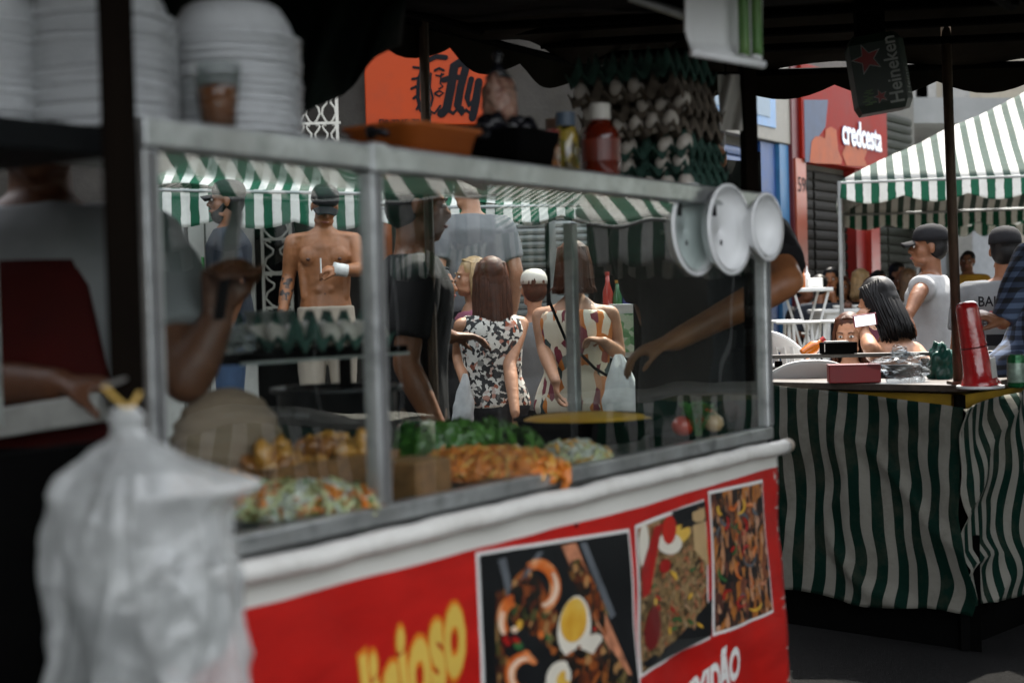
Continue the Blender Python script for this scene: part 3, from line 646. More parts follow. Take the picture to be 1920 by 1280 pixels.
def egg_tray(c, rot, key, lab, grp, rows, elab, nx=5, ny=6, pitch=.052, tilt=(0, 0)):
    o = bpy.data.objects.new('egg_tray', tms[key]); col.objects.link(o); o.location = c; o.rotation_euler = (tilt[0], tilt[1], rot)
    md = o.modifiers.new('solid', 'SOLIDIFY'); md.thickness = .003
    tag(o, lab, 'egg tray', grp)
    M = Euler(o.rotation_euler).to_matrix()
    for i, j in rows:
        if random.random() < .22: continue
        e = bpy.data.objects.new('egg', egg_me); col.objects.link(e)
        e.location = c + M @ V(((i + .5 - nx / 2) * pitch, (j + .5 - ny / 2) * pitch, .031)); e.rotation_euler = (random.uniform(-.45, .45), random.uniform(-.45, .45), random.uniform(0, 6))
        tag(e, elab, 'egg', grp + ' eggs')
rz_c = math.atan2(UU.y, UU.x)
front = [(i, 0) for i in range(6)] + [(5, j) for j in range(1, 5)] + [(0, j) for j in range(1, 5)]
u_, _ = onw(1232, 300, .24)
ords = ['lowest', 'second', 'third', 'fourth', 'fifth', 'sixth', 'topmost']
for k in range(7):
    key = 'dark' if k < 3 or k == 6 else 'grey'
    egg_tray(C(u_ - .028 * (k > 2) - .035 * (k > 4) + random.uniform(-.010, .010), .24 + random.uniform(-.008, .008), ZT - .008 + k * .050), rz_c + random.uniform(-.09, .09), key,
             '%s %s egg tray of the stack on top of the cart' % (ords[k], 'dark green' if key == 'dark' else 'grey'), 'egg trays stacked on the cart', [(0, j) for j in range(6)] if k < 6 else [], 'white egg in the %s tray of the stack on top of the cart' % ords[k], tilt=(random.uniform(-.04, .04), random.uniform(-.04, .04)))
# white display tray with two green packs hanging from the roof
pl = P(1290, -20, 3.12); pr_ = P(1432, 120, 3.3)
ds = thing('hanging_placard', 'white plastic placard with green packs hanging from the cart roof', 'placard', P(1350, 110, 3.2))
def plc(a, b):
    t = b; y = -60 + 180 * t; x0 = 1284 + (10 * max(0, t - .75) * 4) ** 1.0 * 1.2
    return P(x0 + (1428 - x0) * a, -60 + (158 + 14 * a) * t, 3.14 + .12 * a - .03 * max(0, (t - .85) * 6.6) ** 2)
MB().grid(plc, 16, 20).build('board', M_whiteplast, ds, smooth=True, thick=.006)
a_, b_ = P(1296, 98, 3.11), P(1432, 122, 3.22)
MB().tube([a_, (a_ + b_) / 2, b_], .010, 8).build('lip', M_whiteplast, ds, smooth=True)
gp = ramp_mat('green_pack', [(0, (.01, .05, .01)), (.35, (.03, .14, .02)), (.6, (.10, .20, .05)), (.75, (.25, .02, .01)), (1, (.35, .36, .3))], 16, kind='noise', bump=0)
for k in (0, 1):
    x0 = 1382 + 24 * k; q = [P(x0, -60, 3.17 + .02 * k), P(x0 + 20, -60, 3.17 + .02 * k), P(x0 + 24, 106, 3.17 + .02 * k), P(x0 + 4, 102, 3.17 + .02 * k)]
    MB().grid(lambda a, b: (q[0] * (1 - a) + q[1] * a) * (1 - b) + (q[3] * (1 - a) + q[2] * a) * b + V((0, -.012 * math.sin(a * PI), 0)), 6, 12).build('green_pack', gp, ds, smooth=True, thick=.002)
MB().tube([P(1180, -6, 3.3), P(1300, 34, 3.3)], .012, 8).build('hanger_bar', M_alu, ds)
pp = thing('hanging_paper', 'crumpled pale paper sheet hanging behind the egg trays', 'paper', P(1375, 240, 4.0))
MB().grid(lambda a, b: P(1345 + 42 * a + 6 * b, 140 + 105 * b, 4.0 + .02 * math.sin(a * 7 + b * 5)), 12, 14).build('sheet', mat('pale_paper', (.42, .40, .36), .8, var=.2), pp, smooth=True)
MB().tube([P(1360, 142, 4.0), P(1362, 60, 4.0), P(1364, -10, 4.0)], .003, 5).build('string', M_black, pp)
# ------------------------------------------------------------------ people
def skin(name, c): return mat(name, c, .5, var=.22, vs=11, bump=.35, bs=26)
SK_tan = skin('skin_tan', (.29, .115, .046)); SK_light = skin('skin_light', (.38, .185, .105)); SK_shaded = skin('skin_shaded', (.10, .036, .014)); SK_mid = skin('skin_mid', (.20, .080, .036))
H_black = mat('hair_black', (.006, .0055, .006), .5, spec=.3, var=.4, vs=20); H_brown = mat('hair_brown', (.060, .019, .008), .55, spec=.25, var=.5, vs=30)
H_blond = mat('hair_blond', (.34, .22, .10), .45, var=.4, vs=30); H_grey = mat('hair_grey', (.35, .33, .31), .6, var=.3, vs=30); H_light = mat('hair_lightbrown', (.16, .085, .04), .45, var=.5, vs=30)
M_eye = mat('eye_white', (.62, .60, .57), .25); M_iris = mat('iris', (.012, .008, .006), .2); M_lip = mat('lips', (.26, .07, .055), .4)
M_shoe = mat('shoe', (.03, .03, .03), .6)
MALE = [(.86, .130, .10), (.92, .166, .12), (1.0, .160, .116), (1.08, .146, .104), (1.18, .150, .106), (1.28, .168, .116), (1.36, .182, .118), (1.41, .168, .100), (1.45, .112, .076), (1.48, .062, .060)]
FEM = [(.86, .145, .11), (.92, .180, .128), (1.0, .166, .118), (1.09, .132, .098), (1.18, .136, .104), (1.27, .150, .112), (1.34, .158, .106), (1.39, .142, .090), (1.43, .092, .066), (1.47, .050, .050)]
def rot(ax, deg): return Matrix.Rotation(math.radians(deg), 3, ax)
def hand(mb, wr, d, n, side, curl=.5, k=1.0, spread=.10, tc=.3):
    """palm and five fingers: d from the wrist along the hand, n out of the palm, side towards the thumb"""
    d = V(d).normalized(); n = (V(n) - d * V(n).dot(d)).normalized(); s = d.cross(n) * side
    for i, (o, ln) in enumerate(((.027, .078), (.009, .086), (-.009, .080), (-.026, .062))):
        kn = wr + d * (.085 - .004 * abs(i - 1)) * k + s * o * k
        mb.caps(wr + s * o * .55 * k + d * .008, kn, .0135 * k, .0115 * k, 8)
        dd = (d + s * (spread * (1.5 - i) * .5)).normalized(); p = kn
        for j, (f, a) in enumerate(((.45, 55), (.32, 65), (.23, 45))):
            ax = dd.cross(n).normalized(); dd = (Matrix.Rotation(math.radians(a * curl), 3, ax) @ dd).normalized(); q = p + dd * ln * f * k
            mb.caps(p, q, (.0100 - .0010 * j) * k, (.0094 - .0012 * j) * k, 8); p = q; n = n if True else n
    mb.caps(wr + d * .02 * k, wr + d * .07 * k, .019 * k, .016 * k, 8)
    b = wr + s * .018 * k + d * .022 * k; d1 = (d * .72 + s * .62 + n * (.25 + tc * .3)).normalized(); m = b + d1 * .042 * k
    d2 = (d * .90 + s * .20 + n * (.35 + tc)).normalized(); m2 = m + d2 * .032 * k; d3 = (d * .9 - s * .05 + n * (.5 + tc)).normalized()
    mb.caps(b, m, .0145 * k, .0115 * k, 8); mb.caps(m, m2, .0110 * k, .0100 * k, 8); mb.caps(m2, m2 + d3 * .022 * k, .0098 * k, .0085 * k, 8)

def person(label, loc, rz=0.0, s=1.0, sk=SK_tan, fem=False, lean=(0, 0), head=(0, 0, 0), L=None, R=None, legs='stand', shirt=None, pants=None, hair=None, cap=None, beard=None,
           face=True, vox=.0095, apron=None, dress=None, mark=None, skm=None, group=None, broad=1.0, cutz=None, shoulders=None, musc=False):
    """L / R arms: (elbow, wrist, hand dir, palm normal, curl) in local metres; +x is the viewer's right when rz = 0 and the face looks to -y"""
    root = thing('person', label, 'person', loc, group, local=True, rz=rz, scale=s)
    ML = rot('Y', lean[1]) @ rot('X', lean[0]); piv = V((0, 0, .98))
    def up(p): p = V(p); return piv + ML @ (p - piv) if p.z > .98 else p
    sec = FEM if fem else MALE; N = 20
    def ring(z, rx, ry, g=0.0, yo=0.0):
        out = []
        for j in range(N):
            a = 2 * PI * j / N; p = V(((rx * broad + g) * math.cos(a), (ry + g) * math.sin(a) + yo, z)); out.append(up(p) if z > .98 else p)
        return out
    sx_, sz = (.158, 1.375) if fem else (.186, 1.395); sx_ *= broad
    if shoulders: sz += shoulders
    ar = (.046, .037, .026) if fem else (.056, .043, .030)
    dL = (V((.25, .02, 1.12)), V((.27, -.08, .90)), V((0, -.2, -1)), V((-1, 0, 0)), .35); dR = (V((-.25, .02, 1.12)), V((-.27, -.08, .90)), V((0, -.2, -1)), V((1, 0, 0)), .35)
    arms = {1: L or dL, -1: R or dR}
    mb = MB(); mb.rings([ring(*q) for q in sec])
    sh = {k: up((k * sx_, .0, sz)) for k in (1, -1)}
    for k in (1, -1):
        e, wr, hd, pn, cu = arms[k]; e, wr = V(e), V(wr)
        mb.caps(up((k * sx_ * .5, 0, sz + .015)), sh[k], ar[0] * .95, ar[0]); mid = (sh[k] + e) / 2
        mb.tube([sh[k], sh[k] * .65 + e * .35, mid * .6 + e * .4, e], [ar[0], ar[0] * .98, ar[1] * 1.08, ar[1]], 12, rnd=True)
        mb.tube([e, e * .7 + wr * .3, e * .3 + wr * .7, wr], [ar[1], ar[1] * 1.05, ar[2] * 1.18, ar[2]], 12, rnd=True)
        hand(mb, wr, hd, pn, k if not fem else k, cu, .95 if fem else 1.06)
    if fem:
        for k in (1, -1): mb.ell(up((k * .068, -.085, 1.265)), (.062, .052, .06))
    if musc:
        for k in (1, -1):
            mb.ell(up((k * .078, -.082, 1.305)), (.078, .040, .060)); mb.caps(up((k * .03, -.075, 1.435)), up((k * .16, -.045, 1.425)), .012, .012, 8)
            for q in range(3): mb.ell(up((k * .034, -.088 + .004 * q, 1.10 + .062 * q)), (.030, .022, .028))
            mb.caps(up((k * .135, -.04, 1.25)), up((k * .125, -.05, 1.06)), .030, .026, 8)
    # head
    MH = ML @ rot('Z', head[0]) @ rot('X', head[1]) @ rot('Y', head[2]); np_ = up((0, .005, 1.535)); hs = .96 if fem else 1.0
    def hp(p): return np_ + MH @ (V(p) * hs + V((0, -.012, .085)))
    mb.caps(up((0, .012, 1.42)), hp((0, .012, -.06)), .047 if fem else .058, .046 if fem else .055, 14)
    mb.ell(hp((0, .016, .042)), (.074, .092, .080), MH); mb.ell(hp((0, -.026, -.028)), (.058, .062, .080), MH); mb.ell(hp((0, -.060, -.088)), (.028, .022, .021), MH)
    for k in (1, -1):
        mb.ell(hp((k * .038, -.050, -.020)), (.024, .026, .030), MH); mb.ell(hp((k * .076, .008, -.005)), (.010, .020, .031), MH); mb.caps(hp((k * .020, -.072, -.066)), hp((k * .045, -.03, -.075)), .018, .020, 8)
    mb.caps(hp((-.034, -.074, .030)), hp((.034, -.074, .030)), .013, .013, 8)
    mb.caps(hp((0, -.084, .018)), hp((0, -.106, -.018)), .0085, .0130, 8); mb.caps(hp((-.013, -.094, -.021)), hp((.013, -.094, -.021)), .0085, .0085, 8)
    mb.caps(hp((-.016, -.087, -.050)), hp((.016, -.087, -.050)), .0085, .0085, 8); mb.caps(hp((-.014, -.085, -.062)), hp((.014, -.085, -.062)), .0085, .0085, 8)
    # legs
    lr = (.092, .058, .040) if fem else (.088, .060, .042); legp = {}
    for k in (1, -1):
        if legs == 'sit': hip, kn, an = V((k * .095, .0, .90)), V((k * .13, -.43, .90)), V((k * .13, -.40, .47))
        else: hip, kn, an = V((k * .090, 0, .90)), V((k * .098, -.015, .49)), V((k * .10, .01, .075))
        legp[k] = (hip, kn, an)
        mb.tube([hip, hip * .5 + kn * .5, kn], [lr[0], lr[0] * .86, lr[1]], 12, rnd=True); mb.tube([kn, kn * .65 + an * .35, an], [lr[1], lr[1] * .98, lr[2]], 12, rnd=True)
        mb.tube([an + V((0, .04, -.035)), an + V((0, -.09, -.045)), an + V((0, -.17, -.05))], [.036, .034, .022], 10, rnd=True)
    body = remeshed(mb, 'body', [sk] + ([skm] if skm else []), root, vox, 4, mark=(lambda c: 1 if mark(c) else 0) if mark else None)
    # face details
    if face:
        for k in (1, -1):
            e = MB().ell(hp((k * .031, -.083, .010)), (.0125, .008, .0075), MH, 12, 8).build('eye', M_eye, root, smooth=True)
            MB().ell(hp((k * .031, -.0885, .010)), (.0062, .004, .0064), MH, 10, 6).build('iris', M_iris, e, smooth=True)
            MB().tube([hp((k * .014, -.091, .030)), hp((k * .032, -.091, .036)), hp((k * .050, -.080, .030))], [.0035, .0040, .0022], 6).build('eyebrow', hair[1] if hair else H_black, root, smooth=True)
        MB().tube([hp((-.024, -.088, -.056)), hp((-.008, -.0955, -.0545)), hp((.008, -.0955, -.0545)), hp((.024, -.088, -.056))], [.003, .0065, .0065, .003], 8).build('mouth', M_lip, root, smooth=True)
    # clothes
    def clothes(name, m, hem, top, g, sleeve, flare=0.0, neck=None, voxs=.011, fold=.006):
        mbc = MB(); zs = [q for q in sec if hem < q[0] < top]; rr = []
        def at(z):
            for a, b in zip(sec, sec[1:]):
                if a[0] <= z <= b[0]:
                    t = (z - a[0]) / (b[0] - a[0]); return a[1] + (b[1] - a[1]) * t, a[2] + (b[2] - a[2]) * t
            return (sec[0][1], sec[0][2]) if z < sec[0][0] else (sec[-1][1], sec[-1][2])
        lo = max(hem, .86); hx = at(lo)
        if hem < .86:
            for z in (hem, hem * .5 + .43): rr.append(ring(z, sec[1][1] + flare * (.92 - z), sec[1][2] + flare * (.92 - z), g))
        for z in [lo] + [q[0] for q in zs] + [top]:
            rx, ry = at(z); rx = max(rx, .150 if not fem else .128); rr.append(ring(z, rx + flare * max(0, .95 - z), ry, g if z < 1.40 else g * .7))
        mbc.rings(rr)
        if fem:
            for k in (1, -1): mbc.ell(up((k * .068, -.085, 1.265)), (.066 + g * .5, .056 + g * .5, .064 + g * .5))
        if sleeve != 'none':
            for k in (1, -1):
                e, wr = V(arms[k][0]), V(arms[k][1])
                mbc.caps(up((k * sx_ * .45, 0, sz + .012)), sh[k], ar[0] + g * .6, ar[0] + g * .9)
                f = .72 if sleeve == 'short' else 1.0; en = sh[k] + (e - sh[k]) * f
                mbc.tube([sh[k], (sh[k] + en) / 2, en], [ar[0] + g, ar[0] + g * 1.1, ar[1] + g * (1.5 if sleeve == 'short' else 1.0)], 14, rnd=(sleeve == 'long'))
                if sleeve == 'long': mbc.tube([e, (e + wr) / 2, wr], [ar[1] + g, ar[1] + g * .9, ar[2] + g * .8], 14)
        return remeshed(mbc, name, m, root, voxs, 3, fold=fold, seed=random.uniform(0, 50))
    if shirt: clothes('shirt', shirt[0], shirt[2] if len(shirt) > 2 else .88, shirt[3] if len(shirt) > 3 else (1.462 if not fem else 1.425), .018, shirt[1], fold=shirt[4] if len(shirt) > 4 else .008)
    if dress: clothes('dress', dress[0], dress[2], 1.40, .018, dress[1], flare=.16)
    if pants:
        mbp = MB(); mbp.rings([ring(z, r[0], r[1], .015) for z, r in ((.84, (.14, .105)), (.92, sec[1][1:]), (1.0, sec[2][1:]))])
        for k in (1, -1):
            hip, kn, an = legp[k]; mbp.tube([hip, (hip + kn) / 2, kn], [lr[0] + .014, lr[0] * .9 + .014, lr[1] + .016], 12, rnd=True); mbp.tube([kn, (kn + an) / 2, an], [lr[1] + .016, lr[1] + .012, lr[2] + .018], 12)
        remeshed(mbp, 'trousers', pants, root, .012, 3, fold=.005, seed=random.uniform(0, 50))
    for k in (1, -1):
        an = legp[k][2]; MB().tube([an + V((0, .05, -.042)), an + V((0, -.09, -.045)), an + V((0, -.18, -.048))], [.042, .042, .030], 10, rnd=True).build('shoe', M_shoe, root, smooth=True)
    if apron:
        mba = MB()
        def apf(a, b):
            z = .70 + .66 * b; wd = .15 if b < .6 else .15 - .05 * (b - .6) / .4; th = (a - .5) * 2
            return up((th * wd, -.148 + .035 * th * th - .01 * math.sin(th * 9) * (1 - b), z))
        mba.grid(apf, 20, 24).build('apron', apron, root, smooth=True, thick=.004)
    # hair and hat
    if hair:
        st, hm = hair[0], hair[1]; mbh = MB()
        if st in ('short', 'bun', 'long', 'bob'):
            mbh.ell(hp((0, .024, .052)), (.081, .092, .083), MH); mbh.ell(hp((0, .045, .0)), (.076, .066, .075), MH)
            if st == 'bun': mbh.ell(hp((0, .12, .04)), (.04, .04, .04), MH)
            hb = remeshed(mbh, 'hair', hm, root, .010, 3, fold=.003, ff=(40, 40, 8))
        if st in ('long', 'bob'):
            ln = hair[2] if len(hair) > 2 else .42; wd = hair[3] if len(hair) > 3 else 1.0; ms = MB(); nst = 420
            for q in range(nst):
                a = math.radians(random.uniform(-28, 208)); sd_ = math.cos(a); bk = math.sin(a)   # sweep round the back, from temple to temple
                ty = random.uniform(-.055, .06); p0 = V((sd_ * .012, ty, .128 - abs(ty) * .25)); r1 = 1 + random.uniform(-.04, .06)
                p1 = V((sd_ * .070 * r1, ty * .6 + .03 + bk * .030, .095)); p2 = V((sd_ * .086 * r1 * wd, .016 + bk * .082 * r1, .015)); l2 = ln * random.uniform(.82, 1.05)
                p3 = V((sd_ * .092 * wd * r1 + random.uniform(-.01, .01), .022 + bk * .084, -.10)); sw = random.gauss(0, .016); rw = random.uniform(.5, 1.25)
                p4 = V((sd_ * .092 * wd + sw, .035 + bk * .075 + random.uniform(-.01, .01), -.10 - l2 * .5)); p5 = V((sd_ * .080 * wd + sw * 1.8, .038 + bk * .062 + random.uniform(-.015, .015), -.10 - l2))
                hd_ = [hp(p0), hp(p1), hp(p2)]; b3 = hp(p3); dwn = hp(p2); base = up((0, 0, 1.5))
                drop = lambda p: b3 + (MH @ (p - p3)) * .55 + ML @ V((0, 0, (p.z - p3.z) * .45))
                ms.tube(hd_ + [b3, drop(p4), drop(p5)], [q_ * rw for q_ in (.0042, .0058, .0062, .0060, .0048, .0010)], 4)
            ms.build('long_hair', hm, root, smooth=True)
    if beard:
        mbb = MB(); mbb.ell(hp((0, -.036, -.080)), (.060, .056, .050), MH); mbb.caps(hp((.056, -.005, -.02)), hp((.03, -.06, -.085)), .018, .024, 8); mbb.caps(hp((-.056, -.005, -.02)), hp((-.03, -.06, -.085)), .018, .024, 8)
        mbb.caps(hp((-.022, -.090, -.040)), hp((.022, -.090, -.040)), .008, .008, 8)
        remeshed(mbb, 'beard', beard, root, .008, 2, fold=.002, ff=(60, 60, 60))
    if cap:
        mbc = MB(); mbc.rings([[hp((.086 * math.cos(a) * c_, .016 + .102 * math.sin(a) * c_, .040 + .098 * s_)) for a in (2 * PI * j / 24 for j in range(24))] for c_, s_ in ((1, 0), (1.0, .25), (.96, .5), (.82, .75), (.55, .93), (.2, 1.0))])
        cc = mbc.build('cap', cap, root, smooth=True)
        mbr = MB(); mbr.grid(lambda a, b: hp(((a - .5) * .15 * (1 - .35 * b * b), -.078 - .075 * b * math.sqrt(max(0, 1 - (2 * a - 1) ** 2 * .55)), .046 - .016 * b - .05 * (a - .5) ** 2 * 4 * .5)), 14, 8).build('brim', cap, cc, smooth=True, thick=.004)
    root['_m'] = 0; del root['_m']
    MW = Matrix.Translation(V(loc)) @ Matrix.Rotation(rz, 4, 'Z') @ Matrix.Scale(s, 4)
    return root, hp, up, MW
def stand(px, py, d, z0=0.0):
    """where someone stands whose head top is at a pixel, and how tall"""
    p = P(px, py, d); return V((p.x, p.y, z0)), (p.z - z0) / 1.745
# ------------------------------------------------------------------ tents
def tent(name, label, cs, peak, m, drop, pitch, legs=(0, 1, 2, 3), vm=None, scal=.30, amp=.05, lm=None, group=None, sag_=.06, wav=.02):
    """hip tent: four eave corners, peak height above the eaves, valance with scallops"""
    cs = [V(c) for c in cs]; ce = sum(cs, V((0, 0, 0))) / 4; t = thing(name, label, 'tent', (ce.x, ce.y, 0), group)
    top = ce + V((0, 0, peak)); vm = vm or m
    for i in range(4):
        a, b = cs[i], cs[(i + 1) % 4]; ln = (b - a).length; nu, nv = 36, 18; mb = MB(); k = 0
        for jv in range(nv + 1):
            for iu in range(nu + 1):
                u, v = iu / nu, jv / nv; p = (a * (1 - u) + b * u) * (1 - v) + top * v
                p.z -= sag_ * math.sin(v * PI) * math.sin(u * PI) - wav * NZ.noise(p * 2.5)
                mb.v.append(p)
        for jv in range(nv):
            for iu in range(nu):
                q = jv * (nu + 1) + iu; w4 = [(iu, jv), (iu + 1, jv), (iu + 1, jv + 1), (iu, jv + 1)]
                mb._f((q, q + 1, q + nu + 2, q + nu + 1), [(((x / nu) * (1 - y / nv) + .5 * y / nv) * ln / pitch, y / nv) for x, y in w4])
        mb.build('roof_panel', m, t, smooth=True, thick=.003)
        n = V((b - a)).normalized().cross(V((0, 0, 1)))
        mb = MB(); ns = max(1, round(ln / scal))
        def vf(u, v):
            d = drop - amp + amp * abs(math.sin(u * ns * PI)); p = a * (1 - u) + b * u
            k = v * d; return p + V((0, 0, -k)) + n * (.004 + .018 * v * math.sin(u * ln * 13 + 1.3 * NZ.noise(V((u * 9, i, 0)))) + .012 * v)
        mb.grid(vf, max(60, ns * 8), 8, uvs=(ln / pitch, 1)).build('valance', vm, t, smooth=True, thick=.003)
        MB().tube([a + V((0, 0, -.015)), b + V((0, 0, -.015))], .014, 8).build('eave_bar', lm or M_steel, t)
    for i in legs:
        c = cs[i]; MB().tube([V((c.x, c.y, 0)), c], .018, 8).build('leg', lm or M_steel, t)
    return t
Kc = G(1195, 6.0, 2.35); da = V((-.55, -.835, 0)); db = V((1, -.04, 0))
k0, k2 = Kc + da * 2.6, Kc + db * 3.4; k3 = k0 + db * 3.6 + V((.4, -1.5, 0))
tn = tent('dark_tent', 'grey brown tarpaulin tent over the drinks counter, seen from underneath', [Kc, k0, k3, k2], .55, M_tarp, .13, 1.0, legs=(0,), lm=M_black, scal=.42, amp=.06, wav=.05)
for f in (.30, .55, .80):
    a, b = Kc * (1 - f * .5) + k0 * f * .5, k2 * (1 - f * .5) + k3 * f * .5
    MB().tube([a + V((0, 0, .02)), b + V((0, 0, .02))], .016, 8).build('rib', M_black, tn)
pA = P(795, 90, 4.75); MB().tube([V((pA.x, pA.y, 0)), V((pA.x, pA.y, 2.35))], .017, 8).build('leg', M_rust, tn)

# striped tents in the street
M_stripe_faded = stripe_mat('faded_stripes', (.46, .46, .44), (.045, .07, .06), transl=.08, dirt=.35, duty=.45)
c0 = G(1578, 12.0, Z(1578, 340, 12.0)); ez = c0.z
tent('striped_tent', 'sunlit green and white striped tent over the plastic tables', [c0, c0 + V((5.2, -.6, 0)), c0 + V((6.2, 4.0, 0)), c0 + V((1.1, 4.6, 0))], 1.35, M_stripe_faded, .20, .135, scal=.5, amp=.06, vm=M_stripe, lm=mat('grey_pole', (.3, .31, .31), .45, .5))
c1 = G(1795, 17.5, Z(1795, 392, 17.5))
tent('striped_tent', 'farthest striped tent, only its scalloped edge showing below the sunlit one', [c1, c1 + V((3.0, 0, 0)), c1 + V((3.0, 3.0, 0)), c1 + V((0, 3.0, 0))], .5, M_stripe, .22, .2, scal=.30, amp=.09, lm=MATS['grey_pole'])
e0 = G(262, 9.4, Z(262, 352, 9.4)); e1 = G(1010, 9.7, Z(1010, 372, 9.7))
tent('striped_tent', 'green and white striped tent behind the man in the black cap', [V((e0.x, e0.y, e0.z)), V((e0.x + 1.55, e0.y + .1, e0.z - .06)), V((e0.x + 1.6, e0.y + 1.2, e0.z + .1)), V((e0.x + .05, e0.y + 1.2, e0.z + .1))], .42, M_stripe, .26, .12, scal=.5, amp=.05, lm=MATS['grey_pole'], legs=(2, 3), sag_=.12, wav=.06)
e2 = G(700, 9.5, Z(700, 388, 9.5))
tent('striped_tent', 'low striped tent above the bending vendor and the women', [e2, V((e2.x + 1.70, e2.y + .2, e2.z - .0)), V((e2.x + 1.75, e2.y + 1.25, e2.z + .05)), V((e2.x, e2.y + 1.2, e2.z + .05))], .26, M_stripe, .13, .12, scal=.4, amp=.05, lm=MATS['grey_pole'], legs=(2,), sag_=.08, wav=.08)
M_cloth_pale = mat('pale_tablecloth', (.5, .5, .46), .7)
# more of the market beyond the picture edge: it shows in the glass
tent('striped_tent', 'nearer striped market tent across the street, mirrored in the cart glass', [V((4.0, 1.6, 1.95)), V((6.8, 1.4, 1.95)), V((7.0, 4.2, 1.95)), V((4.2, 4.4, 1.95))], 1.0, M_stripe, .25, .17, lm=MATS['grey_pole'])
tent('striped_tent', 'farther striped market tent across the street, mirrored in the cart glass', [V((4.6, 5.0, 1.85)), V((7.6, 4.9, 1.85)), V((7.9, 7.9, 1.85)), V((4.9, 8.0, 1.85))], 1.0, M_stripe, .25, .17, lm=MATS['grey_pole'])
for nm2, q0, q1 in (('nearer', V((4.4, 1.9, .8)), V((4.5, 4.1, .8))), ('farther', V((5.0, 5.3, .8)), V((5.2, 7.7, .8)))):
    tb_ = thing('market_table', nm2 + ' striped market table across the street, mirrored in the cart glass', 'table', (q0 + q1) / 2 - V((0, 0, .8)))
    MB().obox(q0, q1 - q0, V((.8, 0, 0)), V((0, 0, .03))).build('top', M_cloth_pale, tb_)
    MB().grid(lambda u, v: q0 * (1 - u) + q1 * u + V((-.02 - .02 * math.sin(u * 40), 0, -.75 * v)), 60, 6, uvs=(16, 1)).build('cloth', M_stripe, tb_, smooth=True, thick=.003)
    for k in (0.05, .95): q = q0 * (1 - k) + q1 * k; MB().box((q.x + .4, q.y, .4), (.05, .05, .79)).build('leg', M_black, tb_)

# dark tent added behind the viewer, out of the picture, to shade the foreground
tent('dark_tent', 'unseen dark tarpaulin tent added behind the viewer to shade the foreground', [V((-4.8, -3.4, 2.35)), V((-1.4, -3.4, 2.35)), V((-1.4, .5, 2.35)), V((-4.8, .5, 2.35))], .6, M_tarpblack, .25, 1.0, lm=M_black)
# ------------------------------------------------------------------ facades
def slats(parent, o, ax, wd, z0, z1, pitch, m, out, name='slat'):
    """roller shutter: curved slats, each its own piece"""
    n = int((z1 - z0) / pitch); me = None
    for k in range(n):
        if me is None:
            mb = MB(); ax_, out_ = V(ax), V(out); h = pitch * .9
            pr = [(.0, 0), (.010, .12 * h), (.016, .5 * h), (.010, .88 * h), (.0, h), (-.01, h), (-.01, 0)]
            mb.rings([[V(o) + V((0, 0, z0)) + ax_ * e + out_ * a + V((0, 0, b)) for a, b in pr] for e in (0, wd)])
            if mb.f: ob_ = mb.build(name, m, parent); me = ob_.data
        else:
            ob_ = bpy.data.objects.new(name, me); col.objects.link(ob_); ob_.parent = parent; ob_.location = (0, 0, k * pitch)
YF = 11.0
def fx(px): return P(px, 590, YF).x
def fz(py, px=700): return Z(px, py, YF)
M_plaster = mat('grey_plaster', (.045, .042, .038), .9, spec=.1, var=.3, vs=4, bump=.3, bs=40, dirt=.5)
bl = thing('shop_building', 'dark plastered shop front with orange sign behind the market', 'building', (-.5, YF + 1, .13))
MB().box((-2.2, YF + 1.55, 4.6), (7.2, 3.0, 9.0)).build('wall', M_plaster, bl)
M_orangesign = mat('orange_sign', (.36, .040, .003), .5, dirt=.25, var=.06, vs=2, spec=.2)
sg = MB().box(((fx(698) + fx(938)) / 2, YF - .02, (fz(242) + fz(60)) / 2), (fx(938) - fx(698), .10, fz(60) - fz(242))).build('sign', M_orangesign, bl, bev=.01)
YS = YF - .077
def sp(px, py): p = P(px, py, YF - .08); return V((p.x, YS, p.z))
def stroke(pts, r, name='drawn_line'):
    mb = MB().tube([sp(*p) for p in pts], r, 8, rnd=True); mb.v = [V((q.x, YS + (q.y - YS) * .06, q.z)) for q in mb.v]; mb.build(name, M_blackprint, sg)
for pts_, r_ in (([(800, 118), (786, 150), (784, 185), (790, 208), (806, 216)], .016), ([(808, 140), (806, 165), (812, 185), (808, 200)], .010), ([(816, 134), (824, 130), (832, 134)], .010), ([(818, 143), (826, 145), (832, 141)], .007), ([(828, 140), (826, 158), (831, 164), (824, 168)], .007), ([(816, 176), (824, 172), (832, 176), (824, 182), (816, 178)], .008),
                  ([(800, 205), (815, 214), (826, 200)], .009), ([(790, 130), (776, 128)], .010), ([(787, 148), (774, 150)], .010), ([(785, 162), (772, 168)], .010), ([(786, 178), (776, 186)], .010), ([(790, 192), (782, 206)], .010), ([(798, 206), (794, 220)], .010), ([(806, 114), (818, 108), (836, 110)], .020), ([(796, 122), (794, 150)], .022)):
    stroke(pts_, r_)
for pts_, r_ in (([(866, 118), (852, 126), (846, 165), (838, 205), (828, 214)], .034), ([(832, 152), (850, 146), (868, 148)], .022), ([(874, 128), (864, 165), (858, 200), (864, 206)], .030), ([(884, 150), (876, 185), (880, 198), (890, 190), (898, 155)], .022), ([(898, 155), (892, 195), (886, 222)], .030)):
    stroke(pts_, r_, 'script_letter')
stroke([(840, 208), (850, 214), (858, 206), (866, 216), (874, 207), (884, 216), (892, 208)], .014, 'script_scribble')
letters('9 7345-70', 'phone_number', M_blackprint, sg, sp(722, 241) - V((0, .004, 0)), (1, 0, 0), (0, 0, 1), .085, .002, .78)
stroke([(713, 226), (719, 226), (720, 236), (713, 237), (713, 226)], .006)
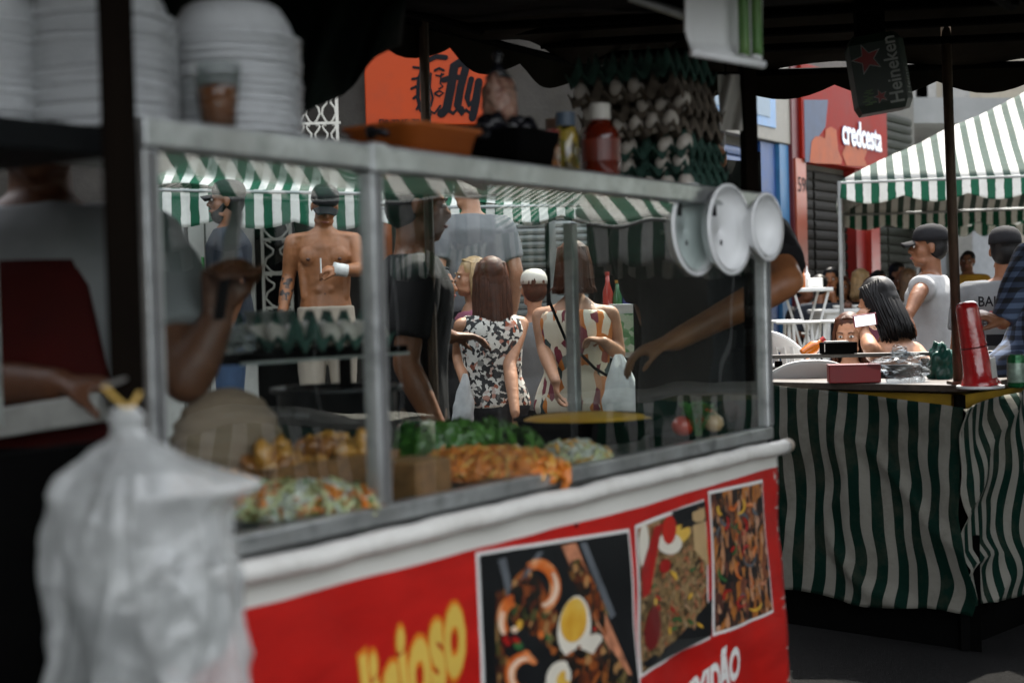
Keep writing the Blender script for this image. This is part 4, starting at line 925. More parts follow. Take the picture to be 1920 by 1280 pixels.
# orange pillar, light roller shutters
MB().box(((fx(922) + fx(957)) / 2, YF - .01, 1.3), (fx(957) - fx(922), .14, 2.4)).build('pillar', mat('orange_wall', (.50, .16, .06), .6, var=.15), bl)
MB().box(((fx(706) + fx(752)) / 2, YF - .01, 1.3), (fx(752) - fx(706), .14, 2.36)).build('pillar', MATS['orange_wall'], bl)
M_shut = mat('pale_shutter', (.40, .42, .42), .5, .2, var=.1)
for x0, x1 in ((960, 1034), (1042, 1112)):
    MB().box((fx(x0) - .01, YF - .01, 1.25), (.05, .12, 2.3)).build('shutter_guide', M_shut, bl)
    slats(bl, V((fx(x0) + .015, YF - .015, 0)), (1, 0, 0), fx(x1) - fx(x0) - .05, .85, 2.25, .052, M_shut, (0, -1, 0))
MB().box(((fx(1112) + fx(1300)) / 2, YF - .0, 1.3), (fx(1296) - fx(1112), .08, 2.4)).build('dark_doorway', M_black, bl)
# white plank gate
wg = thing('white_gate', 'white gate of upright boards behind the man in the black cap', 'gate', (fx(385), YF - .08, .13))
M_whitewood = mat('white_boards', (.50, .50, .47), .6, var=.15, vs=4, dirt=.3)
xs_ = [fx(255 + i * 46) for i in range(6)]
for a, b in zip(xs_, xs_[1:]): MB().box(((a + b) / 2, YF - .06, 1.18), (b - a - .012, .04, 2.1)).build('board', M_whitewood, wg, bev=.005)
for z in (.5, 1.9): MB().box(((xs_[0] + xs_[-1]) / 2, YF - .025, z), (xs_[-1] - xs_[0], .03, .08)).build('cross_rail', M_whitewood, wg)
MB().box(((fx(482) + fx(560)) / 2, YF - .03, 1.3), (fx(560) - fx(482), .04, 2.3)).build('dark_panel', M_black, bl)
# wrought grilles of mirrored scrolls
M_grille = mat('white_ironwork', (.52, .51, .46), .5, var=.15)
def scroll_unit():
    pts_ = []
    for i in range(25):
        t = i / 24; x = .046 * math.sin(t * PI * 1.0) ** .8 * (1 - .5 * math.sin(t * PI * 2) * .2); pts_.append((x * (1 if t < 2 else 1), 0, t * .26))
    return pts_
def grille(label, px0, px1, py0, py1, y, step=24):
    x0, x1 = fx(px0), fx(px1); z0, z1 = fz(py1, px0), fz(py0, px0); t = thing('iron_grille', label, 'grille', (x0 / 2 + x1 / 2, y, z0)); hgt = .26; sx = fx(step) - fx(0); me = {}
    nr = max(1, int((z1 - z0) / hgt)); nc = max(1, int((x1 - x0) / sx))
    for c in range(nc):
        for r in range(nr):
            for sgn in (-1, 1):
                cx, cz = x0 + (c + .5) * sx, z0 + r * hgt; w_ = sx * .46
                if sgn not in me:
                    pl_ = [(sgn * w_ * .12, .0), (sgn * w_ * .5, .02), (sgn * w_ * .95, .07), (sgn * w_ * .8, .115), (sgn * w_ * .3, .15), (sgn * w_ * .25, .18), (sgn * w_ * .7, .21), (sgn * w_ * .9, .235), (sgn * w_ * .7, .252), (sgn * w_ * .45, .238)]
                    o = MB().tube([V((cx + a, y, cz + b)) for a, b in pl_], .011, 6, flat=.8).build('scroll', M_grille, t, smooth=True); me[sgn] = (o.data, cx, cz)
                else:
                    o = bpy.data.objects.new('scroll', me[sgn][0]); col.objects.link(o); o.parent = t; o.location = (cx - me[sgn][1], 0, cz - me[sgn][2])
    for r in range(nr + 1): MB().box(((x0 + x1) / 2, y, z0 + r * hgt), (x1 - x0, .018, .018 if r % 2 else .03)).build('bar', M_grille, t)
    for c in (0, nc): MB().box((x0 + c * sx, y, (z0 + z1) / 2), (.022, .02, z1 - z0)).build('upright', M_grille, t)
    return t
grille('white scrollwork grille beside the bare chested man', 502, 556, 330, 640, YF - .14, 52)
grille('white scrollwork grille high on the dark wall beside the drape', 556, 652, 140, 300, YF - .10, 30)

# right hand street front, running away along the cart's direction
F0 = V((3.81, 16.94, 0)); FN = V((UU.y, -UU.x, 0))
def ft(px):
    k = (px - 960) / FPX; return (k * F0.y - F0.x) / (UU.x - k * UU.y)
def fp(px, z, out=0.0): return F0 + UU * ft(px) + FN * out + V((0, 0, z))
def fzz(px, py, out=0.0):
    q = fp(px, 0, out); return Z(px, py, (q - CAM).dot(FW))
def fbox(px0, px1, z0, z1, o0, o1): 
    a, b = fp(px0, z0, o0), fp(px1, z0, o0); return MB().obox(a, b - a, FN * (o1 - o0), V((0, 0, z1 - z0)))
rb = thing('shop_row', 'row of shuttered shops with blue and red fronts along the street', 'building', fp(1560, 0))
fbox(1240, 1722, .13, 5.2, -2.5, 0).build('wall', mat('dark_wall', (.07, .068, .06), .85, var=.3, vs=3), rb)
zb = fzz(1400, 262)
M_cream = mat('cream_fascia', (.22, .21, .185), .6, var=.12)
fbox(1275, 1474, zb, zb + 1.0, .01, .16).build('fascia', M_cream, rb, bev=.01)
fb_ = fbox(1290, 1436, zb + .14, zb + .86, .16, .175).build('blue_sign', mat('blue_sign_print', (.05, .17, .36), .4, var=.2), rb)
fbox(1300, 1424, zb + .24, zb + .74, .175, .185).build('sign_panel', mat('pale_blue', (.16, .23, .30), .5, var=.1), fb_)
letters('CASA', 'lettering', M_whiteprint, fb_, fp(1340, zb + .36, .19), UU, (0, 0, 1), .36, .01, .7)
slats(rb, fp(1300, 0, .02), UU, (fp(1412, 0) - fp(1300, 0)).length, .3, zb - .03, .10, mat('blue_shutter', (.010, .05, .16), .45, var=.15), FN)
fbox(1418, 1446, .13, zb - .01, .01, .10).build('door_frame', mat('blue_frame', (.008, .05, .18), .5), rb); fbox(1447, 1464, .13, zb - .01, .01, .14).build('pillar', mat('light_blue', (.03, .13, .27), .5), rb)
# red shop
zs0, zs1 = fzz(1560, 316), fzz(1560, 195); M_redsign = mat('red_sign', (.20, .008, .003), .55, var=.12, vs=2, spec=.06, dirt=.3)
rs = fbox(1478, 1640, zs0, zs1 + .3, .0, .22).build('red_sign', M_redsign, rb, bev=.01)
fbox(1465, 1479, .13, zs1 + .3, .0, .18).build('side_wall', mat('maroon', (.09, .008, .010), .5), rb)
def fpoly(pts_, off, m, name):
    q = [F0 + UU * ft(px) + FN * off + V((0, 0, fzz(px, py, off))) for px, py in pts_]; c = sum(q, V((0, 0, 0))) / len(q); mb = MB(); mb.v = [c] + q
    for i in range(len(q)): mb._f((0, 1 + i, 1 + (i + 1) % len(q)))
    return mb.build(name, m, rs)
fpoly([(1482, 190), (1528, 190), (1522, 240), (1506, 262), (1494, 306), (1482, 306)], .224, mat('grey_blue_print', (.06, .08, .13), .5, spec=.1), 'printed_patch')
M_handp = mat('orange_print_hand', (.28, .060, .016), .5, spec=.1, var=.25, vs=6)
fpoly([(1490, 306), (1494, 268), (1502, 258), (1512, 258), (1520, 262), (1522, 245), (1532, 240), (1542, 246), (1545, 285), (1552, 300), (1550, 310), (1500, 308)], .227, M_handp, 'printed_hand')
fpoly([(1552, 290), (1562, 270), (1576, 262), (1582, 285), (1598, 258), (1604, 275), (1594, 300), (1600, 314), (1560, 312)], .227, M_handp, 'printed_hand')
tw = (fp(1626, 0) - fp(1551, 0)).length; zc_ = fzz(1552, 270, .24)
M_letwhite = mat('sign_letters', (.80, .82, .85), .3, var=.02)  # plain white letter colour of the shop sign
for ofs, mm, o_ in ((.014, mat('letter_blue', (.06, .10, .32), .4), .235), (.008, M_letwhite, .243)):
    me = text_mesh('credcesta', .42, ofs); xw = max(v_.co.x for v_ in me.vertices); bpy.data.meshes.remove(me)
    letters('credcesta', 'lettering', mm, rs, fp(1551, zc_, o_), UU, (0, 0, 1), .42, ofs, tw / xw)
M_salmon = mat('salmon_pillar', (.30, .075, .040), .45, var=.1); M_redp = mat('red_pillar', (.26, .018, .010), .4, var=.15, dirt=.25, dirtc=(.5, .3, .25), ds=2)
pi = fbox(1468, 1487, .13, zs0, .0, .20).build('pillar', M_salmon, rb); letters('590', 'house_number', M_blackprint, pi, fp(1470, fzz(1470, 362), .205), UU, (0, 0, 1), .24, 0, .9)
fbox(1588, 1606, .13, zs0, .0, .15).build('pillar', mat('deep_red', (.20, .012, .010), .45), rb); fbox(1606, 1622, .13, zs0, .0, .22).build('pillar', M_redp, rb)
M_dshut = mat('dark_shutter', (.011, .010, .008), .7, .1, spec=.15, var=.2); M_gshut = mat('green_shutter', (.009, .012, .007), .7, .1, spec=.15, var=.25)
wd_ = (fp(1587, 0) - fp(1488, 0)).length
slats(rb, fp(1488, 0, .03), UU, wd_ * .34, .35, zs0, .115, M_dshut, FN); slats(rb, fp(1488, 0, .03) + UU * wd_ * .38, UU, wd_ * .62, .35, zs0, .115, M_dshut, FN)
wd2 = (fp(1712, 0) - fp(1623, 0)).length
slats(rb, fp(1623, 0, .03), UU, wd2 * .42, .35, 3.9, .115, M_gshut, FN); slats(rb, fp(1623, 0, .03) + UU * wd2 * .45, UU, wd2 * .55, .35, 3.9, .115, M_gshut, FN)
# far buildings closing the street
fb2 = thing('far_building', 'pale building with concrete canopy at the end of the street', 'building', G(1800, 26))
a, b = G(1708, 26), G(2150, 28); MB().obox(V((a.x, a.y, 0)), b - a, V((.3, 4, 0)), V((0, 0, 7))).build('wall', mat('beige_wall', (.26, .235, .185), .8, var=.12, vs=2, dirt=.3), fb2)
a, b = G(1655, 21), G(2150, 22); zz = Z(1800, 232, 21.3)
MB().obox(V((a.x, a.y, zz)), b - a, V((.5, 3, 0)), V((0, 0, .38))).build('concrete_canopy', mat('concrete', (.20, .205, .21), .8, var=.12, vs=2), fb2)
for px in (1722, 1738, 1800): p = G(px, 25.4); MB().box((p.x, p.y, 2.9), (.36, .4, 5.8)).build('pilaster', mat('grey_pilaster', (.22, .22, .21), .8), fb2)
for px in (1768, 1850): p = G(px, 25.6); MB().box((p.x, p.y + .5, 2.0), (1.2, .3, 3.9)).build('doorway', mat('pale_door', (.36, .38, .40), .6), fb2)
# unseen wall added across the street so the glass mirrors no bright sky
ob2 = thing('unseen_building', 'plain grey building added unseen across the street to keep sky out of the glass', 'building', (12, 5, 0))
MB().box((13, 5, 3.5), (2, 26, 7)).build('wall', mat('unseen_grey_wall', (.02, .019, .018), .85, var=.2, vs=1), ob2)
for nm_, lb_, cx_, cy_, sx__, sy__ in (('unseen_building', 'plain dark building added unseen on the near side of the street to block the sky', -8.0, 1.0, 2.0, 24.0),):
    ob3 = thing(nm_, lb_, 'building', (cx_, cy_, 0)); MB().box((cx_, cy_, 3.2), (sx__, sy__, 6.4)).build('wall', mat('unseen_brown_wall', (.05, .045, .04), .9, var=.2, vs=1), ob3)  # added out of view to block sky light and its reflection in the panes
for k in range(6): MB().box((11.97, -5 + k * 3.6, 1.5), (.1, 2.4, 2.6)).build('unseen_shop_door', M_black, ob2)

# ------------------------------------------------------------------ drinks counter with striped skirt
zt = Z(1795, 722, 5.45); K = G(1795, 5.45, zt); KL = G(1440, 6.02, zt); KR = G(2080, 6.5, zt)
fl = (KL - K); fl.z = 0; fr_ = (KR - K); fr_.z = 0
st = thing('drinks_counter', 'counter draped with a dirty green and white striped cloth', 'counter', (K.x, K.y, 0))
mb = MB(); th = .028
MB().obox(K - V((0, 0, th)), fl, V((.09, .36, 0)), V((0, 0, th))).build('top_plank', mat('counter_top', (.055, .042, .032), .55, var=.5, dirt=.5, stretch=(2, 2, 2)), st, bev=.004)
MB().obox(K - V((0, 0, th)) + V((.003, .0, .001)), fr_, V((-.1, .5, 0)), V((0, 0, th))).build('top_plank', MATS['counter_top'], st, bev=.004)
def skirt(a, dirv, drop0, drop1, z1, ph, am):
    n = dirv.normalized().cross(V((0, 0, 1))); ln = dirv.length
    if n.y > 0: n = -n
    def fn(u, v):
        u = -.022 + 1.022 * u; z0 = a.z - (drop0 + (drop1 - drop0) * max(0, u) ** .8); p = a + dirv * u; z = z0 * (1 - v) + (z1 + .015 * math.sin(u * 9 + ph)) * v
        diag = math.sin((u * ln * 5.0 + z * 3.4) + ph) * .5 + .5
        o = am * (.5 * math.sin(u * ln * 15 + ph + 2 * NZ.noise(V((u * 3, v * 2, ph)))) * v ** .7 + 1.5 * diag ** 3 * (1 - abs(2 * v - 1)) + .8 * max(0, 1 - 4 * abs(NZ.noise(V((u * 2.5 + v * 2.2, v * 1.6 - u, 5 + ph))))) + .5 * NZ.noise(V((u * 7, v * 4, 3 + ph))))
        sh_ = .032 * math.sin(v * 5 + u * 2 + ph) + .045 * NZ.noise(V((u * 4, v * 5, ph)))
        return V((p.x, p.y, z)) + n * (o + .008) + dirv.normalized() * sh_ * v
    return fn
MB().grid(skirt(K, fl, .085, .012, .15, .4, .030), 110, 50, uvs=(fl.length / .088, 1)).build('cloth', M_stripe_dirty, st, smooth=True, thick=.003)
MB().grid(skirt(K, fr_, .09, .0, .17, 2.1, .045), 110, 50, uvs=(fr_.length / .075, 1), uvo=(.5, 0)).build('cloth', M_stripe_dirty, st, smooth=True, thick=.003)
for q in (K + V((.02, .06, 0)), KL + V((.05, .10, 0)), KR + V((-.1, .1, 0)), KL + V((.10, .32, 0))): MB().box((q.x, q.y, zt / 2 - .02), (.035, .035, zt - .045)).build('leg', M_black, st)
MB().obox(K + V((.0, .10, -.14)), fl * .62, V((0, .30, 0)), V((0, 0, .10))).build('yellow_drawer', mat('yellow_paint', (.36, .22, .02), .5, var=.25), st)
MB().obox(K + V((.03, .14, -.16)), fr_ * .5, V((0, .20, 0)), V((0, 0, .11))).build('yellow_drawer', MATS['yellow_paint'], st)
MB().obox(V((K.x, K.y, 0)) + V((.075, .022, .0)), V((fl.x * 1.08, fl.y * 1.08, 0)), V((.01, .03, 0)), V((0, 0, .45))).build('sun_block_board', M_black, st)  # black boards added to stop sun patches on the ground below the counter
MB().obox(V((K.x, K.y, 0)) + V((.03, .10, .0)), V((fr_.x, fr_.y, 0)), V((-.01, .03, 0)), V((0, 0, .45))).build('sun_block_board', M_black, st)
# back ledge of two bars
zb1 = Z(1600, 662, 6.45); ba, bb = G(1436, 6.5, zb1), G(2050, 6.2, zb1)
bk = thing('back_ledge', 'dark double bar ledge behind the striped counter', 'ledge', (ba + bb) / 2 - V((0, 0, zb1)))
for dz in (0, -.055): MB().obox(ba + V((0, 0, dz - .018)), bb - ba, V((0, .05, 0)), V((0, 0, .018))).build('bar', mat('ledge_bar', (.05, .046, .042), .45, .4, var=.4), bk, bev=.003)
for f in (.04, .5, .96): q = ba * (1 - f) + bb * f; MB().box((q.x, q.y + .03, zb1 / 2 - .01), (.03, .03, zb1 - .04)).build('leg', M_black, bk)
# rusty pole of the stall
pt_, pb_ = P(1770, -40, 5.52), P(1797, 722, 5.52)
rp = thing('rusty_pole', 'thin rusty metal pole standing at the corner of the striped counter', 'pole', (pb_.x, pb_.y, 0))
MB().tube([V((pb_.x, pb_.y, zt + .01)), pt_], .019, 10).build('shaft', M_rust, rp, smooth=True); MB().box((pb_.x, pb_.y, zt + .006), (.07, .07, .012)).build('foot', M_rust, rp)
# things on the counter
def cnt(px, py, d): p = P(px, py, d); return V((p.x, p.y, zt + .001))
q = cnt(1601, 718, 5.80); rx = thing('red_box', 'red box lying on the striped counter', 'box', q)
mr_ = Matrix.Rotation(math.atan2(fl.y, -fl.x) * -1 + .05, 3, 'Z')
MB().box(q + V((0, 0, .036)), (.205, .10, .070), Matrix.Rotation(-.12, 3, 'Z')).build('carton', mat('red_carton', (.26, .010, .012), .5, var=.12), rx, bev=.003)
MB().box(q + V((0, 0, .0725)), (.207, .102, .004), Matrix.Rotation(-.12, 3, 'Z')).build('lid_edge', mat('dark_red', (.15, .008, .008), .5), rx)
q = P(1572, 660, 6.42); q.z = zb1; nb = thing('black_napkin_box', 'black box standing on the ledge beside the woman with the phone', 'box', q)
MB().box(q + V((0, .0, .027)), (.150, .09, .052), Matrix.Rotation(.06, 3, 'Z')).build('case', M_black, nb, bev=.004)
MB().box(q + V((-.01, -.004, .056)), (.10, .05, .006), Matrix.Rotation(.06, 3, 'Z')).build('napkin', M_whiteprint, nb)
MB().box(q + V((-.068, -.047, .03)), (.010, .003, .035)).build('label', M_whiteprint, nb)
q = cnt(1694, 718, 5.75); cb = thing('clear_bag', 'crumpled clear plastic bag on the counter next to the red box', 'bag', q)
lump(q + V((0, 0, .055)), (.105, .06, .058), .5, seed=31, nu=40, nv=26).build('film', glass_mat('bag_film', tint=(.75, .79, .82), smear=.75, rough=.12, warp=1.0), cb, smooth=False)
lump(q + V((-.01, 0, .115)), (.035, .03, .03), .6, seed=35, nu=28, nv=18).build('knot', MATS['bag_film'], cb)
q = cnt(1765, 706, 5.9); gb = thing('green_bag', 'dark green plastic bag bunched beside the rusty pole', 'bag', q); lump(q + V((0, 0, .06)), (.05, .05, .085), .5, seed=44).build('film', thin_mat('green_film', (.012, .09, .07), rough=.3, transl=.2), gb, smooth=True)
# red plastic wrapped dispenser tube and its stand
q = cnt(1838, 712, 5.35); rd = thing('red_dispenser', 'tall red plastic wrapped dispenser with flared foot held by a hand', 'dispenser', q)
lz = V((-.045, 0, .30)).normalized()
M_redwrap = mat('red_wrapped', (.40, .014, .016), .16, var=.2, vs=14, bump=.35, bs=55, coat=.8)
MB().lathe([(.074, 0), (.076, .006), (.064, .026), (.054, .055), (.050, .12), (.045, .22), (.042, .295), (.038, .312), (.026, .321), (.001, .323)], q, lz, 28).build('tube', M_redwrap, rd, smooth=True)
MB().lathe([(.0492, .145), (.0505, .148), (.0492, .151)], q, lz, 28, cap=False).build('seam', mat('dark_red_seam', (.12, .004, .005), .3), rd)
bcx = q + V((.034, -.046, .045)); MB().box(bcx + V((0, -.006, .025)), (.026, .004, .075), Matrix.Rotation(.6, 3, 'Z') @ Matrix.Rotation(-.15, 3, 'Y')).build('barcode_label', M_whiteprint, rd)
for k in range(6): MB().box(bcx + V((-.009 + k * .0035, -.011 + k * .0022, .025)), (.0014, .002, .068), Matrix.Rotation(.6, 3, 'Z') @ Matrix.Rotation(-.15, 3, 'Y')).build('barcode_line', M_blackprint, rd)
MB().lathe([(.085, 0), (.088, .004), (.088, .010), (.001, .012)], q - V((0, 0, .008)) + V((0, 0, .0)), seg=30).build('saucer', M_whiteplast, rd)
q = cnt(1906, 716, 5.2); cn = thing('drink_can', 'green and white drink can standing at the edge of the counter', 'can', q)
MB().lathe([(.026, 0), (.0325, .008), (.0325, .108), (.027, .118), (.0275, .121), (.025, .121), (.024, .117), (.001, .117)], q, seg=28).build('can_body', mat('green_can', (.012, .11, .035), .25, .4, var=.1), cn, smooth=True)
MB().lathe([(.0328, .02), (.0330, .021), (.0330, .09), (.0328, .091)], q, seg=28, cap=False).build('label', mat('can_label', (.20, .27, .22), .35, .3, var=.5, vs=30), cn, smooth=True)
MB().lathe([(.010, 0), (.010, .002)], q + V((0, -.006, .1175)), seg=12).build('tab', M_alu, cn)
# hanging carton with beer name
hc_ = P(1642, 140, 5.0); ct = thing('hanging_carton', 'dark green drink carton with red stars hanging under the tent', 'carton', hc_ - V((0, 0, .16)))
M_carton = mat('carton_green', (.006, .020, .010), .45, var=.3, vs=6)
mR = Matrix.Rotation(-.10, 3, 'Z') @ Matrix.Rotation(-.14, 3, 'Y'); hx, hy, hz = .085, .055, .135; 
oct_ = [(-hx, -hy), (hx, -hy), (hx + .028, 0), (hx, hy), (-hx, hy), (-hx - .0, 0)]
def cpos(x, y, z): return hc_ + mR @ V((x, y, z))
MB().rings([[cpos(a * f, b * f, z) for a, b in oct_] for z, f in ((-hz, .86), (-hz + .03, 1), (hz - .03, 1), (hz, .80))]).build('carton_body', M_carton, ct)
MB().obox(cpos(-.05, -.03, hz), mR @ V((.10, 0, 0)), mR @ V((0, .06, 0)), V((0, 0, .22))).build('strap', M_black, ct)
M_star = mat('star_red', (.26, .016, .012), .4); M_dim = mat('carton_white', (.34, .36, .33), .5)
def star(cx, cz, r, off, m, name, par):
    mb = MB(); mb.v.append(cpos(cx, -hy - off, cz))
    for i in range(10):
        rr_ = r if i % 2 == 0 else r * .42; a = PI / 2 + i * PI / 5 + .25; mb.v.append(cpos(cx + rr_ * math.cos(a), -hy - off, cz + rr_ * math.sin(a)))
    for i in range(10): mb._f((0, 1 + i, 1 + (i + 1) % 10))
    return mb.build(name, m, par)
star(-.030, .050, .056, .002, M_dim, 'star_edge', ct); star(-.030, .050, .049, .004, M_star, 'star', ct); star(-.005, -.085, .026, .002, M_dim, 'star_edge', ct); star(-.005, -.085, .022, .004, M_star, 'star', ct)
letters('Heineken', 'lettering', M_dim, ct, cpos(.072, -hy - .003, -.118), mR @ V((0, 0, 1)), mR @ V((-1, 0, 0)), .068, .001, .90)
sdx = mR @ V((.028, hy, 0)); sdx.normalize(); sn = sdx.cross(V((0, 0, 1)))
letters('Heine', 'lettering', M_dim, ct, cpos(hx + .018, -.018, -.09) + sn * .004, mR @ V((0, 0, 1)), -sdx, .05, 0, .8)
for k in range(9): MB().obox(cpos(-.07 + random.uniform(0, .03), -hy - .002, -.06 - .006 * k), mR @ V((.018 + .01 * random.random(), 0, 0)), mR @ V((0, -.001, 0)), mR @ V((0, 0, .003))).build('fine_print', mat('print_green', (.10, .20, .05), .5), ct)
# ------------------------------------------------------------------ raised ground under the far people
mb = MB(); mb.box((5.6, 17.5, .175), (8.2, 13.0, .35)); mb.build('raised_pavement', M_paving, kind='structure', bev=.02)
mb = MB(); mb.box((-1.5, 9.35, .225), (3.6, 2.2, .45)); mb.build('stone_platform_pavement', M_paving, kind='structure', bev=.02)
# ------------------------------------------------------------------ everyone in the picture
def W2L(loc, rz, s):
    m = (Matrix.Translation(V(loc)) @ Matrix.Rotation(rz, 4, 'Z') @ Matrix.Scale(s, 4)).inverted(); return lambda p: m @ V(p)
def dL(rz, d): return Matrix.Rotation(-rz, 3, 'Z') @ V(d)
def cloth(name, c, var=.12, rough=.85): return mat(name, c, rough, var=var, vs=6, bump=.25, bs=30, spec=.2)
T_white = cloth('white_tshirt', (.36, .365, .37)); T_navy = cloth('navy_tshirt', (.030, .036, .048)); T_dark = cloth('charcoal_tshirt', (.018, .017, .018)); T_grey = cloth('grey_tshirt', (.15, .155, .165)); T_black = cloth('black_top', (.012, .012, .013))
T_pink = cloth('pink_top', (.30, .10, .15)); T_yellow = cloth('yellow_top', (.45, .24, .03)); J_blue = cloth('blue_jeans', (.045, .080, .15), .3); J_black = cloth('black_trousers', (.014, .014, .017)); J_beige = cloth('beige_shorts', (.36, .31, .25)); J_brown = cloth('brown_trousers', (.09, .06, .045))
C_black = cloth('black_cap', (.014, .014, .016)); C_white = cloth('white_cap', (.40, .39, .36)); C_red = cloth('shaded_red_apron', (.045, .003, .002), .3)
T_floral = ramp_mat('black_white_floral', [(0, (.60, .58, .54)), (.46, (.60, .58, .54)), (.50, (.014, .014, .016)), (.86, (.014, .014, .016)), (.90, (.35, .08, .03)), (1, (.5, .48, .45))], 52, rough=.8)
T_tropic = ramp_mat('tropical_leaf_print', [(0, (.60, .52, .40)), (.36, (.60, .52, .40)), (.40, (.45, .13, .02)), (.58, (.48, .15, .02)), (.60, (.16, .02, .04)), (.74, (.16, .02, .03)), (.77, (.03, .05, .05)), (.84, (.03, .05, .05)), (.87, (.6, .54, .44)), (1, (.62, .56, .46))], 27, rough=.8, stretch=(1, 1, .45))
_m, _n, _l, _p = _nt('blue_plaid'); tc = _n.new('ShaderNodeTexCoord'); sx = _n.new('ShaderNodeSeparateXYZ'); _l.new(tc.outputs['Object'], sx.inputs[0])
prev = None
for i, (k, ax) in enumerate(((26, 2), (22, 0))):
    mu = _n.new('ShaderNodeMath'); mu.operation = 'MULTIPLY'; mu.inputs[1].default_value = k; _l.new(sx.outputs[ax], mu.inputs[0])
    fr = _n.new('ShaderNodeMath'); fr.operation = 'FRACT'; _l.new(mu.outputs[0], fr.inputs[0]); lt = _n.new('ShaderNodeMath'); lt.operation = 'LESS_THAN'; lt.inputs[1].default_value = .5; _l.new(fr.outputs[0], lt.inputs[0])
    if prev is None: prev = lt
    else:
        ad = _n.new('ShaderNodeMath'); ad.operation = 'ADD'; _l.new(prev.outputs[0], ad.inputs[0]); _l.new(lt.outputs[0], ad.inputs[1]); hf = _n.new('ShaderNodeMath'); hf.operation = 'MULTIPLY'; hf.inputs[1].default_value = .5; _l.new(ad.outputs[0], hf.inputs[0])
rr_ = _n.new('ShaderNodeValToRGB'); rr_.color_ramp.interpolation = 'CONSTANT'; rr_.color_ramp.elements[0].color = (.09, .13, .22, 1); e_ = rr_.color_ramp.elements.new(.4); e_.color = (.030, .045, .085, 1); rr_.color_ramp.elements[-1].position = .8; rr_.color_ramp.elements[-1].color = (.008, .009, .014, 1)
_l.new(hf.outputs[0], rr_.inputs[0]); _l.new(rr_.outputs[0], _p.inputs['Base Color']); _p.inputs['Roughness'].default_value = .85; M_plaid = _m

# -- vendors round the cart
loc, s_, rz = V((*P(82, 600, 2.86).xy, 0)), 1.10, .06; l_ = W2L(loc, rz, s_)
person('vendor in white shirt and red apron, tones darkened for shade, behind the wooden post', loc, rz, s_, SK_shaded, L=(l_(P(350, 712, 2.70)), l_(P(408, 600, 2.72)), dL(rz, (.1, -.1, 1)), dL(rz, (.55, -.6, 0)), 1.15), R=(l_(P(-60, 715, 2.80)), l_(P(110, 722, 2.62)), dL(rz, (1, -.2, 0)), (0, 0, -1), .5),
       shirt=(cloth('shaded_white_tshirt', (.24, .25, .255)), 'short', .88, 1.462, .014), pants=J_beige, apron=C_red, hair=('short', H_black), cap=C_black, head=(10, 8, 0), vox=.009)  # shade behind the post is put into skin, shirt and apron colours
kn = P(418, 549, 2.68); kv = thing('kitchen_knife', 'broad kitchen knife held upright in the vendor hand', 'knife', kn)
mk = (ray(438, 424) - ray(418, 564)).normalized(); kx = V((1, -.2, 0)).normalized()
MB().obox(kn - kx * .010 - V((0, .006, 0)) - mk * .05, kx * .020, V((0, .012, 0)), mk * .105).build('handle', M_black, kv, bev=.003)
kb = MB(); b0 = kn + mk * .055
kb.rings([[b0 + kx * x + mk * y + V((0, o, 0)) for x, y in ((-.014, 0), (.018, 0), (.020, .09), (.010, .125), (-.006, .12), (-.014, .06))] for o in (-.0008, .0008)]); kb.build('blade', mat('knife_steel', (.55, .56, .57), .25, .9, var=.1), kv)
loc, s_ = stand(752, 318, 5.0); rz = math.radians(98); l_ = W2L(loc, rz, s_)
person('vendor in charcoal shirt with back turned behind the cart centre', loc, rz, s_, SK_mid, lean=(4, 0), L=(l_(P(786, 604, 5.15)), l_(P(842, 632, 5.3)), dL(rz, (.8, .3, .0)), (0, 0, -1), .4), shirt=(T_dark, 'short'), pants=J_brown, hair=('short', H_black), vox=.0105)
loc, s_ = stand(888, 312, 8.5, .45); rz = math.radians(-155); l_ = W2L(loc, rz, s_)
person('man in loose pale grey T-shirt standing behind the long haired woman', loc, rz, s_, SK_light, lean=(6, 0), shirt=(T_grey, 'short'), pants=J_black, hair=('short', mat('hair_greying', (.17, .12, .09), .6, var=.4, vs=30)), head=(15, 10, 0), vox=.0105, broad=1.1)
loc, s_ = stand(1305, 215, 4.60); rz = math.radians(-8); l_ = W2L(loc, rz, s_)
person('vendor in black shirt with one elbow sticking out past the cart corner', loc, rz, s_, SK_tan, L=(l_(P(1478, 528, 4.28)), l_(P(1262, 640, 4.22)), dL(rz, (-1, 0, -.25)), (0, 0, -1), .5), R=(l_(P(1222, 590, 4.75)), l_(P(1262, 680, 4.6)), (0, -.3, -1), (1, 0, 0), .4), shirt=(T_black, 'short'), pants=J_black, hair=('short', H_black), vox=.0105)

# -- people beyond the cart
loc, s_ = stand(424, 340, 8.35, .45); rz = math.radians(-82)
rt, hp, up, MW = person('bearded man in black cap and navy T-shirt seen from the side', loc, rz, s_, SK_mid, L=(V((.24, .06, 1.10)), V((.25, .0, .86)), (0, -.1, -1), (-1, 0, 0), .3), shirt=(T_navy, 'short', .84), pants=J_blue, hair=('short', H_black), beard=H_black, cap=C_black, head=(0, -2, 0), vox=.0085, broad=1.05)
MB().box((.02, -.150, 1.25), (.10, .012, .09)).build('green_print', mat('green_shirt_print', (.05, .26, .06), .7, var=.6, vs=40), rt)
loc, s_ = stand(604, 346, 8.35, .46); rz = math.radians(6); l_ = W2L(loc, rz, s_)
SK_tat = ramp_mat('tattooed_skin', [(0, (.28, .11, .045)), (.42, (.29, .115, .046)), (.5, (.05, .035, .03)), (.7, (.03, .025, .025)), (.78, (.29, .115, .046)), (1, (.29, .115, .046))], 40, rough=.5, bump=0)
wr_s = P(640, 506, 8.05)
fore0, fore1 = l_(P(545, 520, 8.35)), l_(P(532, 590, 8.2))
